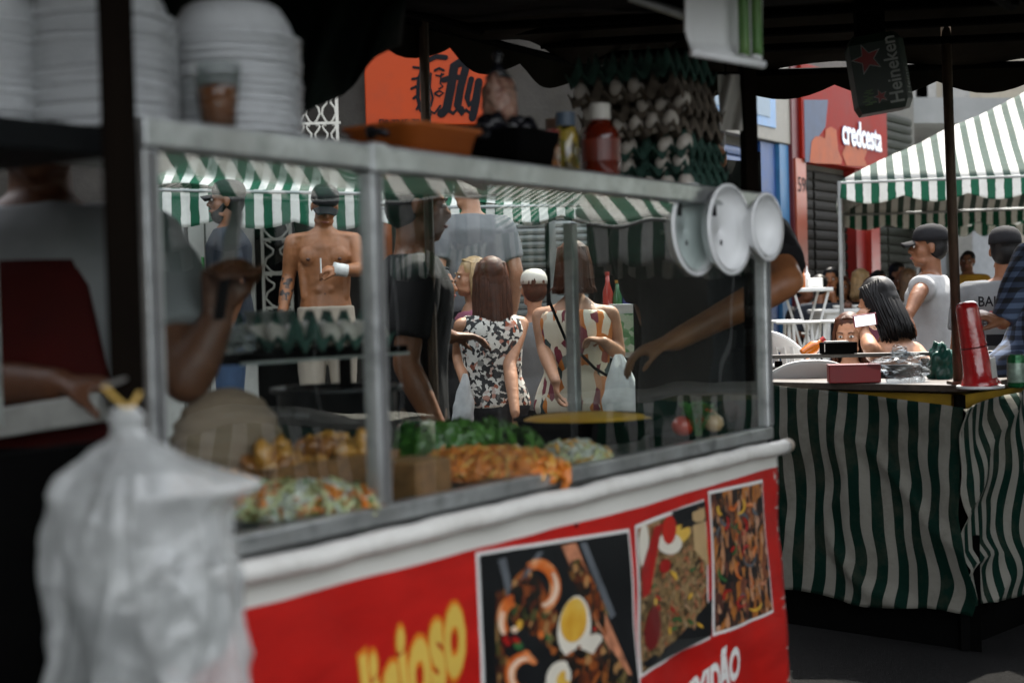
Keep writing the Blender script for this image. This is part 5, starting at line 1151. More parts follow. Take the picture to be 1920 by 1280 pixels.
rt, hp, up, MW = person('bare chested man in black cap with bandaged wrist and tattooed forearm', loc, rz, s_, SK_tan, R=(l_(P(541, 520, 8.37)), l_(P(528, 596, 8.21)), (0, -.2, -1), (1, 0, 0), .35), L=(l_(P(674, 506, 8.27)), l_(wr_s), dL(rz, (-1, -.25, .10)), dL(rz, (0, .5, -1)), .75), legs='stand', pants=J_beige, hair=('short', H_black), cap=C_black, head=(6, 30, 4), vox=.0085, musc=True,
       mark=lambda c: (c - fore0).length < .30 and (c - fore1).length < .30 and c.x < -.16 and 0 < (c - fore0).dot(fore1 - fore0) / (fore1 - fore0).length_squared < .95, skm=SK_tat)
for k in (-1, 1): MB().ell(up((k * .095, -.122, 1.285)), (.013, .010, .010), nu=10, nv=6).build('nipple', mat('dark_skin_spot', (.06, .025, .018), .5), rt, smooth=True)
MB().ell((0, -.100, 1.075), (.007, .006, .009), nu=10, nv=6).build('navel', MATS['dark_skin_spot'], rt, smooth=True)
d_ = (P(596, 500, 8.0) - wr_s).normalized(); bd = thing('bandage', 'white bandage wrapped round the bare chested man wrist', 'bandage', wr_s)
MB().tube([wr_s - d_ * .035, wr_s - d_ * .01, wr_s + d_ * .015, wr_s + d_ * .045], [.036, .037, .036, .040], 16).build('wrap', mat('bandage_cloth', (.66, .66, .64), .8, var=.1, bump=.5, bs=60), bd, smooth=True)
cg = thing('cigarette', 'white cigarette between the bare chested man fingers', 'cigarette', P(601, 495, 7.97)); MB().tube([P(601, 484, 7.97), P(602, 512, 7.97)], .0045, 8).build('paper', M_whiteprint, cg)
# women seen through the glass
loc, s_ = stand(918, 482, 7.3); rz = math.radians(200); l_ = W2L(loc, rz, s_)
person('woman with long brown hair and black and white floral top', loc, rz, s_, SK_light, True, R=(l_(P(955, 682, 7.22)), l_(P(966, 775, 7.05)), (0, -.15, -1), (1, 0, .0), .3), L=(l_(P(860, 668, 7.4)), l_(P(872, 720, 7.15)), (0, -.3, -1), (-1, 0, 0), .7), shirt=(T_floral, 'none', .93), pants=J_black, hair=('long', H_brown, .30, 1.08), vox=.0085, broad=1.08)
def carrier(label, p, wd, ht, lean_=0.0, seed=0.0):
    t = thing('carrier_bag', label, 'bag', p - V((0, 0, ht)))
    def f(a, b):
        th = 2 * PI * a; r = wd * (.16 + .84 * min(1, b * 1.6) ** .8) * (1 - .35 * max(0, b - .85) / .15); r *= 1 + .16 * NZ.noise(V((math.cos(th) * 2 + seed, math.sin(th) * 2, b * 5))) + .06 * math.sin(9 * th + b * 4) * (1 - b)
        return p + V((r * math.cos(th) + lean_ * b, r * .6 * math.sin(th), -ht * b))
    MB().grid(f, 40, 26).build('sack', thin_mat('carrier_film', (.62, .63, .64), rough=.35, transl=.3, bump=.5, bs=25), t, smooth=True)
    return t
carrier('white carrier bag in the hand of the long haired woman', P(872, 700, 7.12), .055, .28, -.02, 3)
loc, s_ = stand(884, 482, 8.0); person('blonde woman in profile behind the long haired woman', loc, math.radians(-75), s_, SK_light, True, shirt=(T_pink, 'short'), pants=J_black, hair=('bob', H_blond, .10), vox=.0105)
loc, s_ = stand(822, 498, 7.7); person('dark haired person in black at the cart facing the women', loc, math.radians(70), s_, SK_tan, True, shirt=(T_black, 'long'), pants=J_black, hair=('bob', H_black, .16), vox=.0105)
loc, s_ = stand(1075, 452, 6.9); rz = math.radians(168); l_ = W2L(loc, rz, s_)
person('woman in long tropical leaf print dress with bag on her arm', loc, rz, s_, SK_light, True, L=(l_(P(1020, 655, 6.9)), l_(P(1042, 715, 6.6)), (0, -.4, -1), (-1, 0, 0), .5), R=(l_(P(1160, 662, 6.95)), l_(P(1132, 640, 6.7)), dL(rz, (-.7, .6, .2)), (0, 0, -1), .6), dress=(T_tropic, 'none', .36), hair=('bob', H_brown, .04), vox=.0085, broad=1.12)
MB_ = MB(); sb = thing('shoulder_strap_bag', 'black strap across the back of the tropical dress', 'bag', P(1090, 690, 6.74)); MB_.tube([P(1028, 560, 6.80), P(1060, 635, 6.735), P(1115, 690, 6.735), P(1152, 712, 6.80)], .011, 6, flat=.5).build('strap', M_black, sb)
carrier('white carrier bag with groceries hanging from the dress woman arm', P(1160, 664, 6.72), .095, .34, .02, 8)
loc, s_ = stand(1000, 506, 7.95); person('person in white cap and pale shirt between the two women', loc, math.radians(190), s_, SK_light, True, shirt=(T_grey, 'short'), pants=J_black, hair=('short', H_brown), cap=C_white, vox=.0105)

# -- people round the tables
loc, s_ = stand(1712, 506, 6.9, -.30); rz = math.radians(-140); l_ = W2L(loc, rz, s_)
person('woman with straight black hair holding up a phone', loc, rz, s_, SK_light, True, legs='sit', lean=(16, 0), L=(l_(P(1632, 652, 6.78)), l_(P(1622, 625, 6.95)), dL(rz, (-.15, .3, 1)), dL(rz, (.7, .6, 0)), .5), R=(l_(P(1742, 690, 7.0)), l_(P(1712, 735, 7.2)), dL(rz, (-.6, .6, 0)), (0, 0, -1), .4), shirt=(T_black, 'none', .86, 1.29), pants=J_black, hair=('long', H_black, .12, .95), vox=.0075, head=(8, 10, 0))
ph = P(1622, 600, 6.93); pf = thing('phone', 'pink cased phone with bright screen held by the black haired woman', 'phone', ph); mph = Matrix.Rotation(-.25, 3, 'Z') @ Matrix.Rotation(-.12, 3, 'Y') @ Matrix.Rotation(.25, 3, 'X')
MB().box(ph, (.112, .009, .062), mph).build('case', mat('pink_case', (.22, .035, .06), .35), pf, bev=.003)
MB().box(ph + mph @ V((0, -.0052, 0)), (.098, .001, .053), mph).build('screen', mat('phone_screen', (.5, .52, .55), .12, emit=((.80, .86, .9), .35), var=.1), pf)
loc, s_ = stand(1592, 586, 7.9, -.42); person('girl with wavy light hair seated opposite the phone, eyes lowered', loc, math.radians(-18), s_, SK_light, True, legs='sit', shirt=(T_grey, 'short'), pants=J_blue, hair=('bob', H_brown, .16, 1.0), head=(-6, 10, 0), vox=.0085)
loc, s_ = stand(1742, 424, 8.3); rz = math.radians(-118); l_ = W2L(loc, rz, s_)
person('standing man in black cap and white T-shirt looking aside', loc, rz, s_, SK_mid, L=(l_(P(1725, 545, 8.05)), l_(P(1704, 590, 7.95)), dL(rz, (-.4, -.2, -1)), (0, 0, -1), .4), shirt=(T_white, 'short', .84), pants=J_blue, hair=('short', H_black), cap=C_black, vox=.0085, broad=1.08, head=(20, 0, 0))
loc, s_ = stand(1884, 428, 7.6); rz = math.radians(160); rt, hp, up, MW = person('man with lettered grey T-shirt back behind the plaid sleeve', loc, rz, s_, SK_mid, shirt=(cloth('faded_grey_tshirt', (.13, .135, .14)), 'short', .84), pants=J_black, hair=('short', H_black), cap=C_black, vox=.0105, broad=1.12)
for tx, z_, m_ in (('BAIKA', 1.33, M_blackprint), ('URBANA', 1.27, mat('red_shirt_print', (.35, .05, .06), .7)), ('SERVICOS', 1.22, M_blackprint)): letters(tx, 'shirt_lettering', m_, rt, V((.14, .172, z_)), (-1, 0, 0), (0, .12, 1), .075 if tx == 'BAIKA' else .05, .001, .85)
MB().box((0, .168, 1.15), (.20, .006, .06)).build('shirt_print', M_blackprint, rt)
# plaid sleeved man whose hand holds the red dispenser
loc = V((*P(2040, 600, 5.75).xy, 0)); rz = math.radians(-70); s_ = 1.03; l_ = W2L(loc, rz, s_)
person('man in blue plaid shirt reaching in to hold the red dispenser', loc, rz, s_, SK_mid, R=(V((-.3, -.1, 1.12)), V((-.25, -.3, 1.0)), (0, -1, 0), (0, 0, -1), .4), L=(l_(P(1930, 480, 5.50)), l_(P(1880, 604, 5.38)), dL(rz, (-.72, -.15, .28)), dL(rz, (-.25, .35, -.85)), .62), shirt=(M_plaid, 'long', .84), pants=J_blue, hair=('short', H_black), vox=.0075)
# seated drinkers farther off, on the raised pavement
grp = 'drinkers seated at the far tables'
for px, py, d, z0, rz_, lab, fem, hr, sh_, vx in ((1558, 502, 13.6, -.02, -20, 'woman resting chin on her hands at the far table', True, ('long', H_black, .22), T_black, .0105), (1537, 516, 13.2, -.02, 150, 'man in dark shirt and jeans seated with his back to the far shutter', False, ('short', H_black), T_navy, .012), (1612, 504, 13.4, -.02, 190, 'blonde woman seated with her back to us beside the red pillar', True, ('bob', H_blond, .08), T_black, .0105),
        (1648, 507, 14.0, -.02, 10, 'woman with curly dark hair facing us at the far table', True, ('bob', H_black, .12), T_black, .0105), (1700, 504, 13.8, -.02, 215, 'woman with long light hair seated near the man in the cap', True, ('long', H_light, .2), T_floral, .0105), (1508, 524, 13.9, -.05, 40, 'man in dark shirt seated behind the tall folding table', False, ('short', H_black), T_dark, .012), (1580, 518, 14.6, -.03, -15, 'woman in yellow top seated between the two far tables', True, ('bob', H_brown, .1), T_yellow, .012), (1632, 520, 12.9, -.06, 200, 'woman in pink top seated with her back to us near the red pillar', True, ('long', H_brown, .15), T_pink, .012), (1684, 492, 14.6, .0, 30, 'man behind the long haired woman at the far table', False, ('short', H_black), T_dark, .012)):
    loc, s_ = stand(px, py, d, z0); rz = math.radians(rz_); l_ = W2L(loc, rz, s_); kw = {}
    if px == 1558: kw = dict(L=(V((.22, -.30, 1.10)), V((.05, -.25, 1.42)), (-.2, .1, 1), (0, 1, 0), .9), R=(V((-.22, -.30, 1.10)), V((-.05, -.25, 1.42)), (.2, .1, 1), (0, 1, 0), .9))
    person(lab, loc, rz, s_, SK_tan if fem else SK_mid, fem, legs='sit', shirt=(sh_, 'none' if fem else 'short'), pants=J_blue, hair=hr, vox=vx, group=grp, **kw)
for px, py, d, lab, sh_ in ((1811, 488, 15.5, 'distant man in grey standing beyond the white T-shirt man', T_grey), (1816, 516, 14.5, 'distant person in yellow standing beyond the white T-shirt man', T_yellow)):
    loc, s_ = stand(px, py, d, .35); person(lab, loc, math.radians(-30), max(.85, s_), SK_mid, shirt=(sh_, 'short'), pants=J_black, hair=('short', H_black), vox=.012)

# ------------------------------------------------------------------ tables, stools and chairs
M_wp = mat('white_furniture', (.62, .63, .62), .45, var=.06)
def plastic_table(label, p, w_, h, name='plastic_table'):
    t = thing(name, label, 'table', p); z = p.z + h
    MB().box((p.x, p.y, z - .02), (w_, w_, .035)).build('table_top', M_wp, t, bev=.01)
    for i in (-1, 1):
        for j in (-1, 1): MB().tube([V((p.x + i * w_ * .40, p.y + j * w_ * .40, z - .04)), V((p.x + i * w_ * .46, p.y + j * w_ * .46, p.z))], [.028, .02], 8).build('leg', M_wp, t)
    for a, b in (((-1, -1), (1, -1)), ((1, -1), (1, 1)), ((1, 1), (-1, 1)), ((-1, 1), (-1, -1))):
        MB().box((p.x + (a[0] + b[0]) * w_ * .22, p.y + (a[1] + b[1]) * w_ * .22, z - .07), (w_ * .86 if a[1] == b[1] else .02, w_ * .86 if a[0] == b[0] else .02, .07)).build('apron', M_wp, t)
    return t
p = G(1592, 12.6, .35); plastic_table('white plastic table in front of the seated drinkers', p, .62, Z(1592, 578, 12.6) - .35)
for px, py, r, h, m, lab in ((1572, 574, .05, .03, M_whiteprint, 'paper napkin holder on the white plastic table'), (1588, 574, .045, .05, mat('brown_bowl', (.12, .05, .03), .5), 'brown bowl on the white plastic table'), (1606, 575, .05, .03, M_whiteprint, 'white dish on the white plastic table edge')):
    q = G(px, 12.6, Z(1592, 578, 12.6)); MB().lathe([(r * .7, 0), (r, h * .6), (r, h), (r * .9, h), (r * .6, h * .3)], q, seg=16).build(lab.split()[1] if False else ('bowl' if 'bowl' in lab else 'dish' if 'dish' in lab else 'napkin_holder'), m, smooth=True, label=lab, cat='dish')
p = G(1512, 11.8, .35); hz_ = Z(1512, 540, 11.8); ft_ = thing('folding_table', 'tall white folding table with crossed legs', 'table', p)
MB().box((p.x, p.y, hz_ - .015), (.34, .50, .03)).build('table_top', M_wp, ft_, bev=.006)
for j in (-1, 1):
    for i in (-1, 1): MB().tube([V((p.x + i * .14, p.y + j * .2, hz_ - .03)), V((p.x - i * .17, p.y + j * .2, .35))], .011, 6).build('leg', M_wp, ft_)
for z in (.75, 1.1): MB().tube([V((p.x - .0, p.y - .2, z)), V((p.x, p.y + .2, z))], .008, 6).build('stretcher', M_wp, ft_)
for px, m, h, lab in ((1506, mat('orange_bottle', (.45, .12, .01), .3), .17, 'small orange sauce bottle on the folding table'), (1514, M_whiteplast, .18, 'small white sauce bottle on the folding table')):
    q = G(px, 11.8, hz_ + .001); t = thing('squeeze_bottle', lab, 'bottle', q); MB().lathe([(.024, 0), (.025, .01), (.025, h * .6), (.010, h * .72)], q, seg=14).build('body', m, t, smooth=True); MB().lathe([(.010, h * .72), (.004, h)], q, seg=10).build('nozzle', m, t)
q = G(1527, 11.8, hz_ + .001); MB().box((q.x, q.y, q.z + .04), (.13, .10, .08)).build('napkin_box', M_whiteprint, label='white napkin box on the folding table', cat='box', bev=.01)
for px, py, d, lab in ((1462, 600, 10.6, 'white metal stool beside the end of the cart'), (1495, 602, 10.2, 'white metal stool under the folding table'), (1560, 600, 11.0, 'white metal stool beside the plastic table')):
    p = G(px, d, .35 if d > 11 else 0); z = Z(px, py, d); t = thing('stool', lab, 'stool', p, 'white stools by the tables'); MB().lathe([(.15, -.018), (.16, -.008), (.155, 0), (.001, .002)], V((p.x, p.y, z)), seg=24).build('seat', M_wp, t, smooth=True)
    for k in range(4): a = PI / 4 + k * PI / 2; MB().tube([V((p.x + .11 * math.cos(a), p.y + .11 * math.sin(a), z - .015)), V((p.x + .19 * math.cos(a), p.y + .19 * math.sin(a), p.z))], .012, 8).build('leg', M_wp, t)
    MB().tube([V((p.x + .15 * math.cos(a_), p.y + .15 * math.sin(a_), (z + p.z) * .45)) for a_ in [2 * PI * i / 16 for i in range(17)]], .008, 6, cap=False).build('foot_ring', M_wp, t)
def chair(label, p, rz, back_z, w_=.46):
    t = thing('plastic_chair', label, 'chair', p, 'white plastic chairs', local=True, rz=rz); sz = back_z - .42
    MB().grid(lambda a, b: ((a - .5) * w_, (b - .5) * .42, sz - .02 * math.sin(a * PI) * math.sin(b * PI)), 8, 8).build('seat', M_wp, t, smooth=True, thick=.012)
    def arc(a, r0, zz): th = (a - .5) * 2; return V((th * w_ / 2, .20 + .05 * (1 - th * th) + (zz - sz) * .18, zz))
    def topb(a, b): th = (a - .5) * 2; zt_ = back_z - .10 * abs(th) ** 2.6; zz = zt_ - (.09 + .03 * abs(th)) * b; return arc(a, 0, zz)
    MB().grid(topb, 24, 5).build('top_rail', M_wp, t, smooth=True, thick=.014)
    for k in range(8): a = .12 + .76 * k / 7; MB().obox(arc(a, 0, sz) - V((.016, 0, 0)), V((.032, 0, 0)), V((0, .010, 0)), arc(a, 0, back_z - .09) - arc(a, 0, sz)).build('back_slat', M_wp, t)
    for i in (-1, 1):
        for j in (-1, 1): MB().tube([V((i * w_ * .42, j * .17, sz)), V((i * w_ * .48, j * .22, -p[2]))], [.024, .016], 8).build('leg', M_wp, t)
        MB().tube([V((i * w_ * .5, .20, sz + .22)), V((i * w_ * .52, 0, sz + .21)), V((i * w_ * .5, -.18, sz + .18)), V((i * w_ * .46, -.18, sz))], .018, 8).build('arm', M_wp, t, smooth=True)
    return t
p = G(1502, 6.52); chair('white plastic chair with slotted back behind the counter', p, math.radians(176), Z(1502, 674, 6.3))
p = G(1500, 7.9); chair('white plastic chair turned sideways beside the ledge', p, math.radians(130), Z(1490, 617, 7.9), .42)
q = P(1524, 652, 7.05); dc = thing('orange_drink', 'orange drink bottle on the table beside the seated girl', 'bottle', q - V((0, 0, .05))); MB().lathe([(.030, -.06), (.032, -.05), (.032, .01), (.02, .03), (.012, .045), (.012, .06)], q, V((.8, 0, .6)), 18).build('body', mat('orange_glass', (.55, .14, .01), .2, coat=.5), dc, smooth=True); MB().lathe([(.014, .055), (.014, .075)], q, V((.8, 0, .6)), 12).build('lid', mat('red_cap', (.4, .02, .02), .4), dc)
p = G(1600, 7.2); plastic_table('white table between the woman with the phone and the girl', p, .60, .98)

# ------------------------------------------------------------------ dim drinks stall seen through the far end of the glass
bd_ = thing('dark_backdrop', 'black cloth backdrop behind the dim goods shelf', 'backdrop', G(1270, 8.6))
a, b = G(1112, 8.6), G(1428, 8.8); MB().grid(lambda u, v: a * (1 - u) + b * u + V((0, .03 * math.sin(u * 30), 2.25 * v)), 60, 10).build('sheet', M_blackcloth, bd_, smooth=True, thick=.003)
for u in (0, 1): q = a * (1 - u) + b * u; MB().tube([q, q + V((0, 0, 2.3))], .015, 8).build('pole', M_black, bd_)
zg = Z(1280, 600, 7.8); a, b = G(1125, 7.8), G(1425, 7.8); gs = thing('goods_shelf', 'dark shelf of bottles behind the far end of the cart', 'shelf', (a + b) / 2)
MB().box(((a.x + b.x) / 2, a.y, zg - .02), (b.x - a.x, .34, .03)).build('board', M_blackwood, gs); MB().box(((a.x + b.x) / 2, a.y, zg - .37), (b.x - a.x, .34, .03)).build('board', M_blackwood, gs)
for q in (a, b): MB().box((q.x, q.y, zg / 2), (.03, .3, zg)).build('side', M_blackwood, gs)
cols = [(.35, .03, .02), (.03, .12, .04), (.04, .05, .20), (.30, .16, .02), (.02, .02, .02), (.40, .38, .34), (.25, .02, .03)]
for k in range(16):
    px = 1140 + k * 18; q = G(px, 7.75, zg); h = random.uniform(.20, .32); c = cols[k % 7]; t = thing('bottle', 'dim glass bottle on the dark goods shelf', 'bottle', q, 'bottles on the goods shelf')
    MB().lathe([(.026, 0), (.028, .01), (.028, h * .6), (.012, h * .78), (.011, h * .93)], q, seg=14).build('body', mat('bottle_%d' % (k % 7), c, .2, coat=.4), t, smooth=True); MB().lathe([(.013, h * .93), (.013, h), (.001, h)], q, seg=10).build('lid', mat('bottle_lid_%d' % (k % 3), cols[(k * 3) % 7], .4), t)
q = P(1180, 620, 7.4); fb3 = thing('framed_board', 'small green patterned board in a pale frame', 'board', q - V((0, 0, .15))); MB().box(q, (.21, .02, .28)).build('frame', mat('pale_frame', (.30, .31, .31), .5), fb3, bev=.004); MB().box(q - V((0, .012, .01)), (.16, .01, .20)).build('panel', ramp_mat('green_panel', [(0, (.02, .10, .03)), (.5, (.08, .20, .08)), (1, (.3, .34, .28))], 30, bump=0), fb3)
MB().box((q.x, q.y + .02, (q.z - .14) / 2), (.04, .02, q.z - .14)).build('stand', M_black, fb3)
q = P(1290, 548, 7.3); rc_ = thing('folded_cloth', 'folded red and green cloth lying on the goods shelf', 'cloth', q - V((0, 0, .08)))
for dx, c in ((-.05, mat('green_cloth', (.02, .12, .05), .8)), (.03, mat('red_cloth', (.34, .03, .02), .8))): MB().box(q + V((dx, 0, 0)), (.08, .12, .16), Matrix.Rotation(-.25, 3, 'Y')).build('fold', c, rc_, bev=.015)
zq = Z(1318, 640, 6.3); a, b = G(1252, 6.3, zq), G(1384, 6.25, zq); sk_ = thing('small_table', 'small table under a green striped cloth beyond the cart end', 'table', (a + b) / 2 - V((0, 0, zq)))
MB().box(((a.x + b.x) / 2, a.y + .12, zq - .012), (b.x - a.x + .01, .26, .02)).build('top', M_blackwood, sk_)
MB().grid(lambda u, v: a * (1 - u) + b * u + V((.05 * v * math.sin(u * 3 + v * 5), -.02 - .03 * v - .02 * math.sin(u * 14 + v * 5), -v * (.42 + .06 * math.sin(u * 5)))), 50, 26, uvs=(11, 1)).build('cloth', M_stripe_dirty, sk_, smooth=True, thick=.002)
for u in (.04, .96): q = a * (1 - u) + b * u; MB().box((q.x, q.y + .12, zq / 2 - .012), (.03, .03, zq - .03)).build('leg', M_black, sk_)
# ------------------------------------------------------------------ food inside the glass case
def inside(px, py, w_): u_, z = onw(px, py, w_); return C(u_, w_, z)
def heap(parent, c, r, n, shapes, ms, seed, size=(.03, .006), base=None, name='food_heap'):
    """mound of shreds: a lumpy core and many small bent pieces lying on it"""
    random.seed(seed); mb = lump(c, (r[0] * .92, r[1] * .92, r[2] * .85), .18, seed=seed, nu=30, nv=16); mb.cur = 0
    for k in range(n):
        th = random.uniform(0, 2 * PI); ph = math.acos(random.uniform(-.05, 1)); d = V((math.sin(ph) * math.cos(th), math.sin(ph) * math.sin(th), math.cos(ph)))
        p = V(c) + V((d.x * r[0], d.y * r[1], d.z * r[2])) * random.uniform(.86, 1.06); mb.cur = random.choices(range(len(ms)), shapes)[0]
        t = d.cross(V((random.uniform(-1, 1), random.uniform(-1, 1), random.uniform(-1, 1)))).normalized(); ln = size[0] * random.uniform(.6, 1.4)
        mb.tube([p - t * ln / 2 + d * .002, p + d * random.uniform(.0, .008), p + t * ln / 2 + d * random.uniform(-.004, .006)], [size[1] * .6, size[1], size[1] * .6], 5, flat=.5)
    o = mb.build(name, ms, parent, smooth=True, kind='stuff'); mb.cur = 0; return o
def cmat(name, c, **k): return mat(name, c, .38, var=.3, vs=25, coat=.4, **k)
F_cab, F_car, F_let, F_oni, F_fry, F_fry2 = cmat('cabbage', (.50, .50, .26)), cmat('carrot', (.58, .17, .015)), cmat('lettuce', (.06, .17, .025)), cmat('onion', (.55, .55, .48)), cmat('fried', (.48, .22, .04)), cmat('fried_dark', (.28, .10, .02))
F_nood = cmat('noodle', (.60, .30, .05)); F_herb = cmat('parsley', (.04, .14, .02)); F_olive = cmat('olive', (.10, .08, .02))
M_tray = mat('steel_tray', (.30, .30, .29), .35, .8, var=.2)
def tray(label, c, hu, hw, h=.03, name='food_tray', m=None, rim=.008):
    t = thing(name, label, 'tray', c); mb = MB()
    def rr(a, b, z): return [c + UU * (x * a) + WW * (y * b) + V((0, 0, z)) for x, y in ((-1, -1), (1, -1), (1, 1), (-1, 1))]
    mb.rings([rr(hu * .94, hw * .94, 0), rr(hu, hw, h), rr(hu + rim, hw + rim, h), rr(hu + rim, hw + rim, h - .004), rr(hu, hw, h - .004)][:3] + [rr(hu - .002, hw - .002, h), rr(hu * .93, hw * .93, .004)]); mb.build('pan', m or M_tray, t); return t
ZI = ZC - .010
def fl_at(px, py_, w_):
    u_, _ = onw(px, py_, w_); return C(u_, w_, ZI)
t = tray('steel tray heaped with shredded cabbage and carrot salad', fl_at(555, 960, .13), .15, .085); heap(t, fl_at(555, 960, .13) + V((0, 0, .022)), (.145, .08, .050), 520, (.42, .26, .12, .17, .03), [F_cab, F_car, F_let, F_oni, F_olive], 11, (.046, .0085))
c = fl_at(560, 880, .36); t = thing('fritter_box', 'wooden box of golden fritters at the middle of the case', 'food box', c)
for (o_, a_, b_, h_) in ((C(0, 0, 0) - C(0, 0, 0), .19, .012, .085),):
    for s1 in (-1, 1):
        MB().obox(c - UU * .19 + WW * (s1 * .10 - .006), UU * .38, WW * .012, V((0, 0, .085))).build('long_side', M_wood, t); MB().obox(c + UU * (s1 * .19 - .006) - WW * .094, UU * .012, WW * .188, V((0, 0, .085))).build('end_side', M_wood, t)
MB().obox(c - UU * .18 - WW * .09, UU * .36, WW * .18, V((0, 0, .012))).build('base', M_wood, t)
fr0 = lump((0, 0, 0), (.030, .022, .020), .35, seed=2, nu=14, nv=9).mesh('fritter'); fr0.materials.append(F_fry); fr1 = lump((0, 0, 0), (.026, .024, .019), .4, seed=9, nu=14, nv=9).mesh('fritter'); fr1.materials.append(F_fry2)
for m_ in (fr0, fr1): m_.polygons.foreach_set('use_smooth', [True] * len(m_.polygons))
random.seed(5)
for k in range(64):
    o = bpy.data.objects.new('fritter', random.choice([fr0, fr0, fr1])); col.objects.link(o); o.location = c + UU * random.uniform(-.165, .165) + WW * random.uniform(-.078, .078) + V((0, 0, random.uniform(.05, .108))); o.rotation_euler = [random.uniform(0, 6) for _ in range(3)]
    tag(o, 'golden fried fritter heaped in the wooden box', 'fritter', 'fritters in the wooden box')
t = tray('steel tray of small golden snacks near the beige stand-in bundle', fl_at(400, 850, .34), .10, .08, .05); heap(t, fl_at(400, 850, .34) + V((0, 0, .045)), (.095, .07, .035), 200, (.7, .3), [F_fry, F_fry2], 17, (.028, .010))
cw = fl_at(776, 905, .10); wb = thing('wooden_block', 'brown wooden board standing next to the carrot tray', 'board', cw); MB().obox(cw - UU * .055 - WW * .05, UU * .11, WW * .10, V((0, 0, .085))).build('block', M_wood, wb, bev=.004); MB().obox(cw - UU * .05 - WW * .045, UU * .10, WW * .09, V((0, 0, .087))).build('top_face', cmat('pale_wood', (.33, .17, .06)), wb)
t = tray('steel tray heaped with grated orange carrot', fl_at(915, 890, .12), .165, .08); heap(t, fl_at(915, 890, .12) + V((0, 0, .022)), (.16, .075, .054), 620, (.75, .25), [F_car, F_nood], 23, (.048, .0078))
t = tray('steel tray of pale sliced onion and cabbage beside the carrot', fl_at(1075, 850, .10), .085, .07); heap(t, fl_at(1075, 850, .10) + V((0, 0, .02)), (.08, .065, .045), 260, (.45, .35, .2), [F_oni, F_cab, F_nood], 29, (.030, .006))
t = tray('steel tray of green lettuce behind the carrot', fl_at(840, 845, .33), .20, .09, .045)
def leafheap(parent, c, r, n, m, seed, name='lettuce_leaf'):
    random.seed(seed); mb = lump(c, (r[0] * .9, r[1] * .9, r[2] * .8), .2, seed=seed)
    for k in range(n):
        th = random.uniform(0, 2 * PI); ph = math.acos(random.uniform(0, 1)); d = V((math.sin(ph) * math.cos(th) * r[0], math.sin(ph) * math.sin(th) * r[1], math.cos(ph) * r[2])); p = V(c) + d; n_ = d.normalized(); x = n_.cross(V((random.uniform(-1, 1), random.uniform(-1, 1), .3))).normalized(); y = n_.cross(x); sz = random.uniform(.018, .034)
        mb.grid(lambda a, b: p + x * ((a - .5) * sz * 2) + y * ((b - .5) * sz * 1.4) + n_ * (.012 * math.sin(a * 9 + k) * math.sin(b * 7) + .012 - .03 * (a - .5) ** 2), 5, 4)
    return mb.build(name, m, parent, smooth=True, kind='stuff')
leafheap(t, fl_at(840, 845, .33) + V((0, 0, .05)), (.20, .085, .05), 170, cmat('leaf_green', (.055, .15, .02)), 3, 'lettuce_heap')
# folded beige bundle added as stand-in for trousers seen in the glass
c = inside(425, 800, .42); sk2 = thing('trousers_stand_in', 'folded beige cloth bundle behind the trays, standing in for trousers seen in the glass', 'sack', V((c.x, c.y, ZI)))
mb = MB(); mb.ell((0, 0, 0), (1, 1, 1), nu=44, nv=40); zc2 = (ZI + .115)
mb.v = [V((c.x, c.y, zc2)) + UU * (q.x * .125) + WW * (q.y * .085) + V((0, 0, q.z * .115)) * 1.0 + (UU * q.x * .004 + WW * q.y * .004) * math.sin(q.z * 24 + 3.5 * q.x) for q in mb.v]; mb.build('cloth', mat('stand_in_beige_cloth', (.22, .155, .105), .8, var=.15, bump=.4, bs=20, stretch=(1, 1, 6)), sk2, smooth=True)
# omelette pan, vegetables
c = inside(1100, 782, .34); pn = thing('frying_pan', 'wide dark pan with a big yellow omelette', 'pan', V((c.x, c.y, ZI)))
MB().lathe([(.14, 0), (.185, .055), (.195, .058), (.190, .062), (.178, .056), (.135, .006)], V((c.x, c.y, c.z - .06)), seg=40).build('pan_body', M_black, pn, smooth=True)
MB().lathe([(.10, ZI - c.z + .06), (.12, .0)], V((c.x, c.y, c.z - .06)), seg=24).build('burner', M_steel, pn)
om = lump(V((c.x, c.y, c.z - .008)), (.172, .172, .020), .12, seed=6, nu=44, nv=14).build('omelette', ramp_mat('omelette', [(0, (.40, .16, .01)), (.4, (.58, .30, .02)), (.7, (.66, .40, .05)), (1, (.45, .2, .02))], 22, kind='noise', rough=.4), thing('omelette', 'thick yellow omelette lying in the wide dark pan', 'omelette', V((c.x, c.y, c.z - .03))), smooth=True)
def onb(px, py, w_): u_, z = onw(px, py, w_); return C(u_, w_, z)
vt = fl_at(1310, 800, .12); bx3 = thing('vegetable_box', 'dark box carrying tomato, parsley and onion at the case end', 'box', vt)
zv = onb(1310, 806, .12).z; MB().obox(vt - UU * .15 - WW * .07, UU * .30, WW * .14, V((0, 0, max(.03, zv - ZI - .012)))).build('box_body', M_black, bx3, bev=.004)
zt2 = ZI + max(.03, zv - ZI - .012)
M_tom = mat('tomato', (.45, .035, .012), .2, var=.2, coat=.5)
for px, w_, lab, r in ((1280, .10, 'red tomato nearest the omelette pan', .030), (1318, .15, 'cut red tomato behind the parsley', .036)):
    u_, _ = onw(px, 770, w_); q = C(u_, w_, zt2 + r * .9); t = thing('tomato', lab, 'tomato', q - V((0, 0, r * .9))); mb = MB().ell(q, (r, r, r * .88), nu=20, nv=14); mb.build('flesh', M_tom, t, smooth=True); MB().lathe([(.004, 0), (.002, .012)], q + V((0, 0, r * .85)), seg=6).build('stem', F_herb, t)
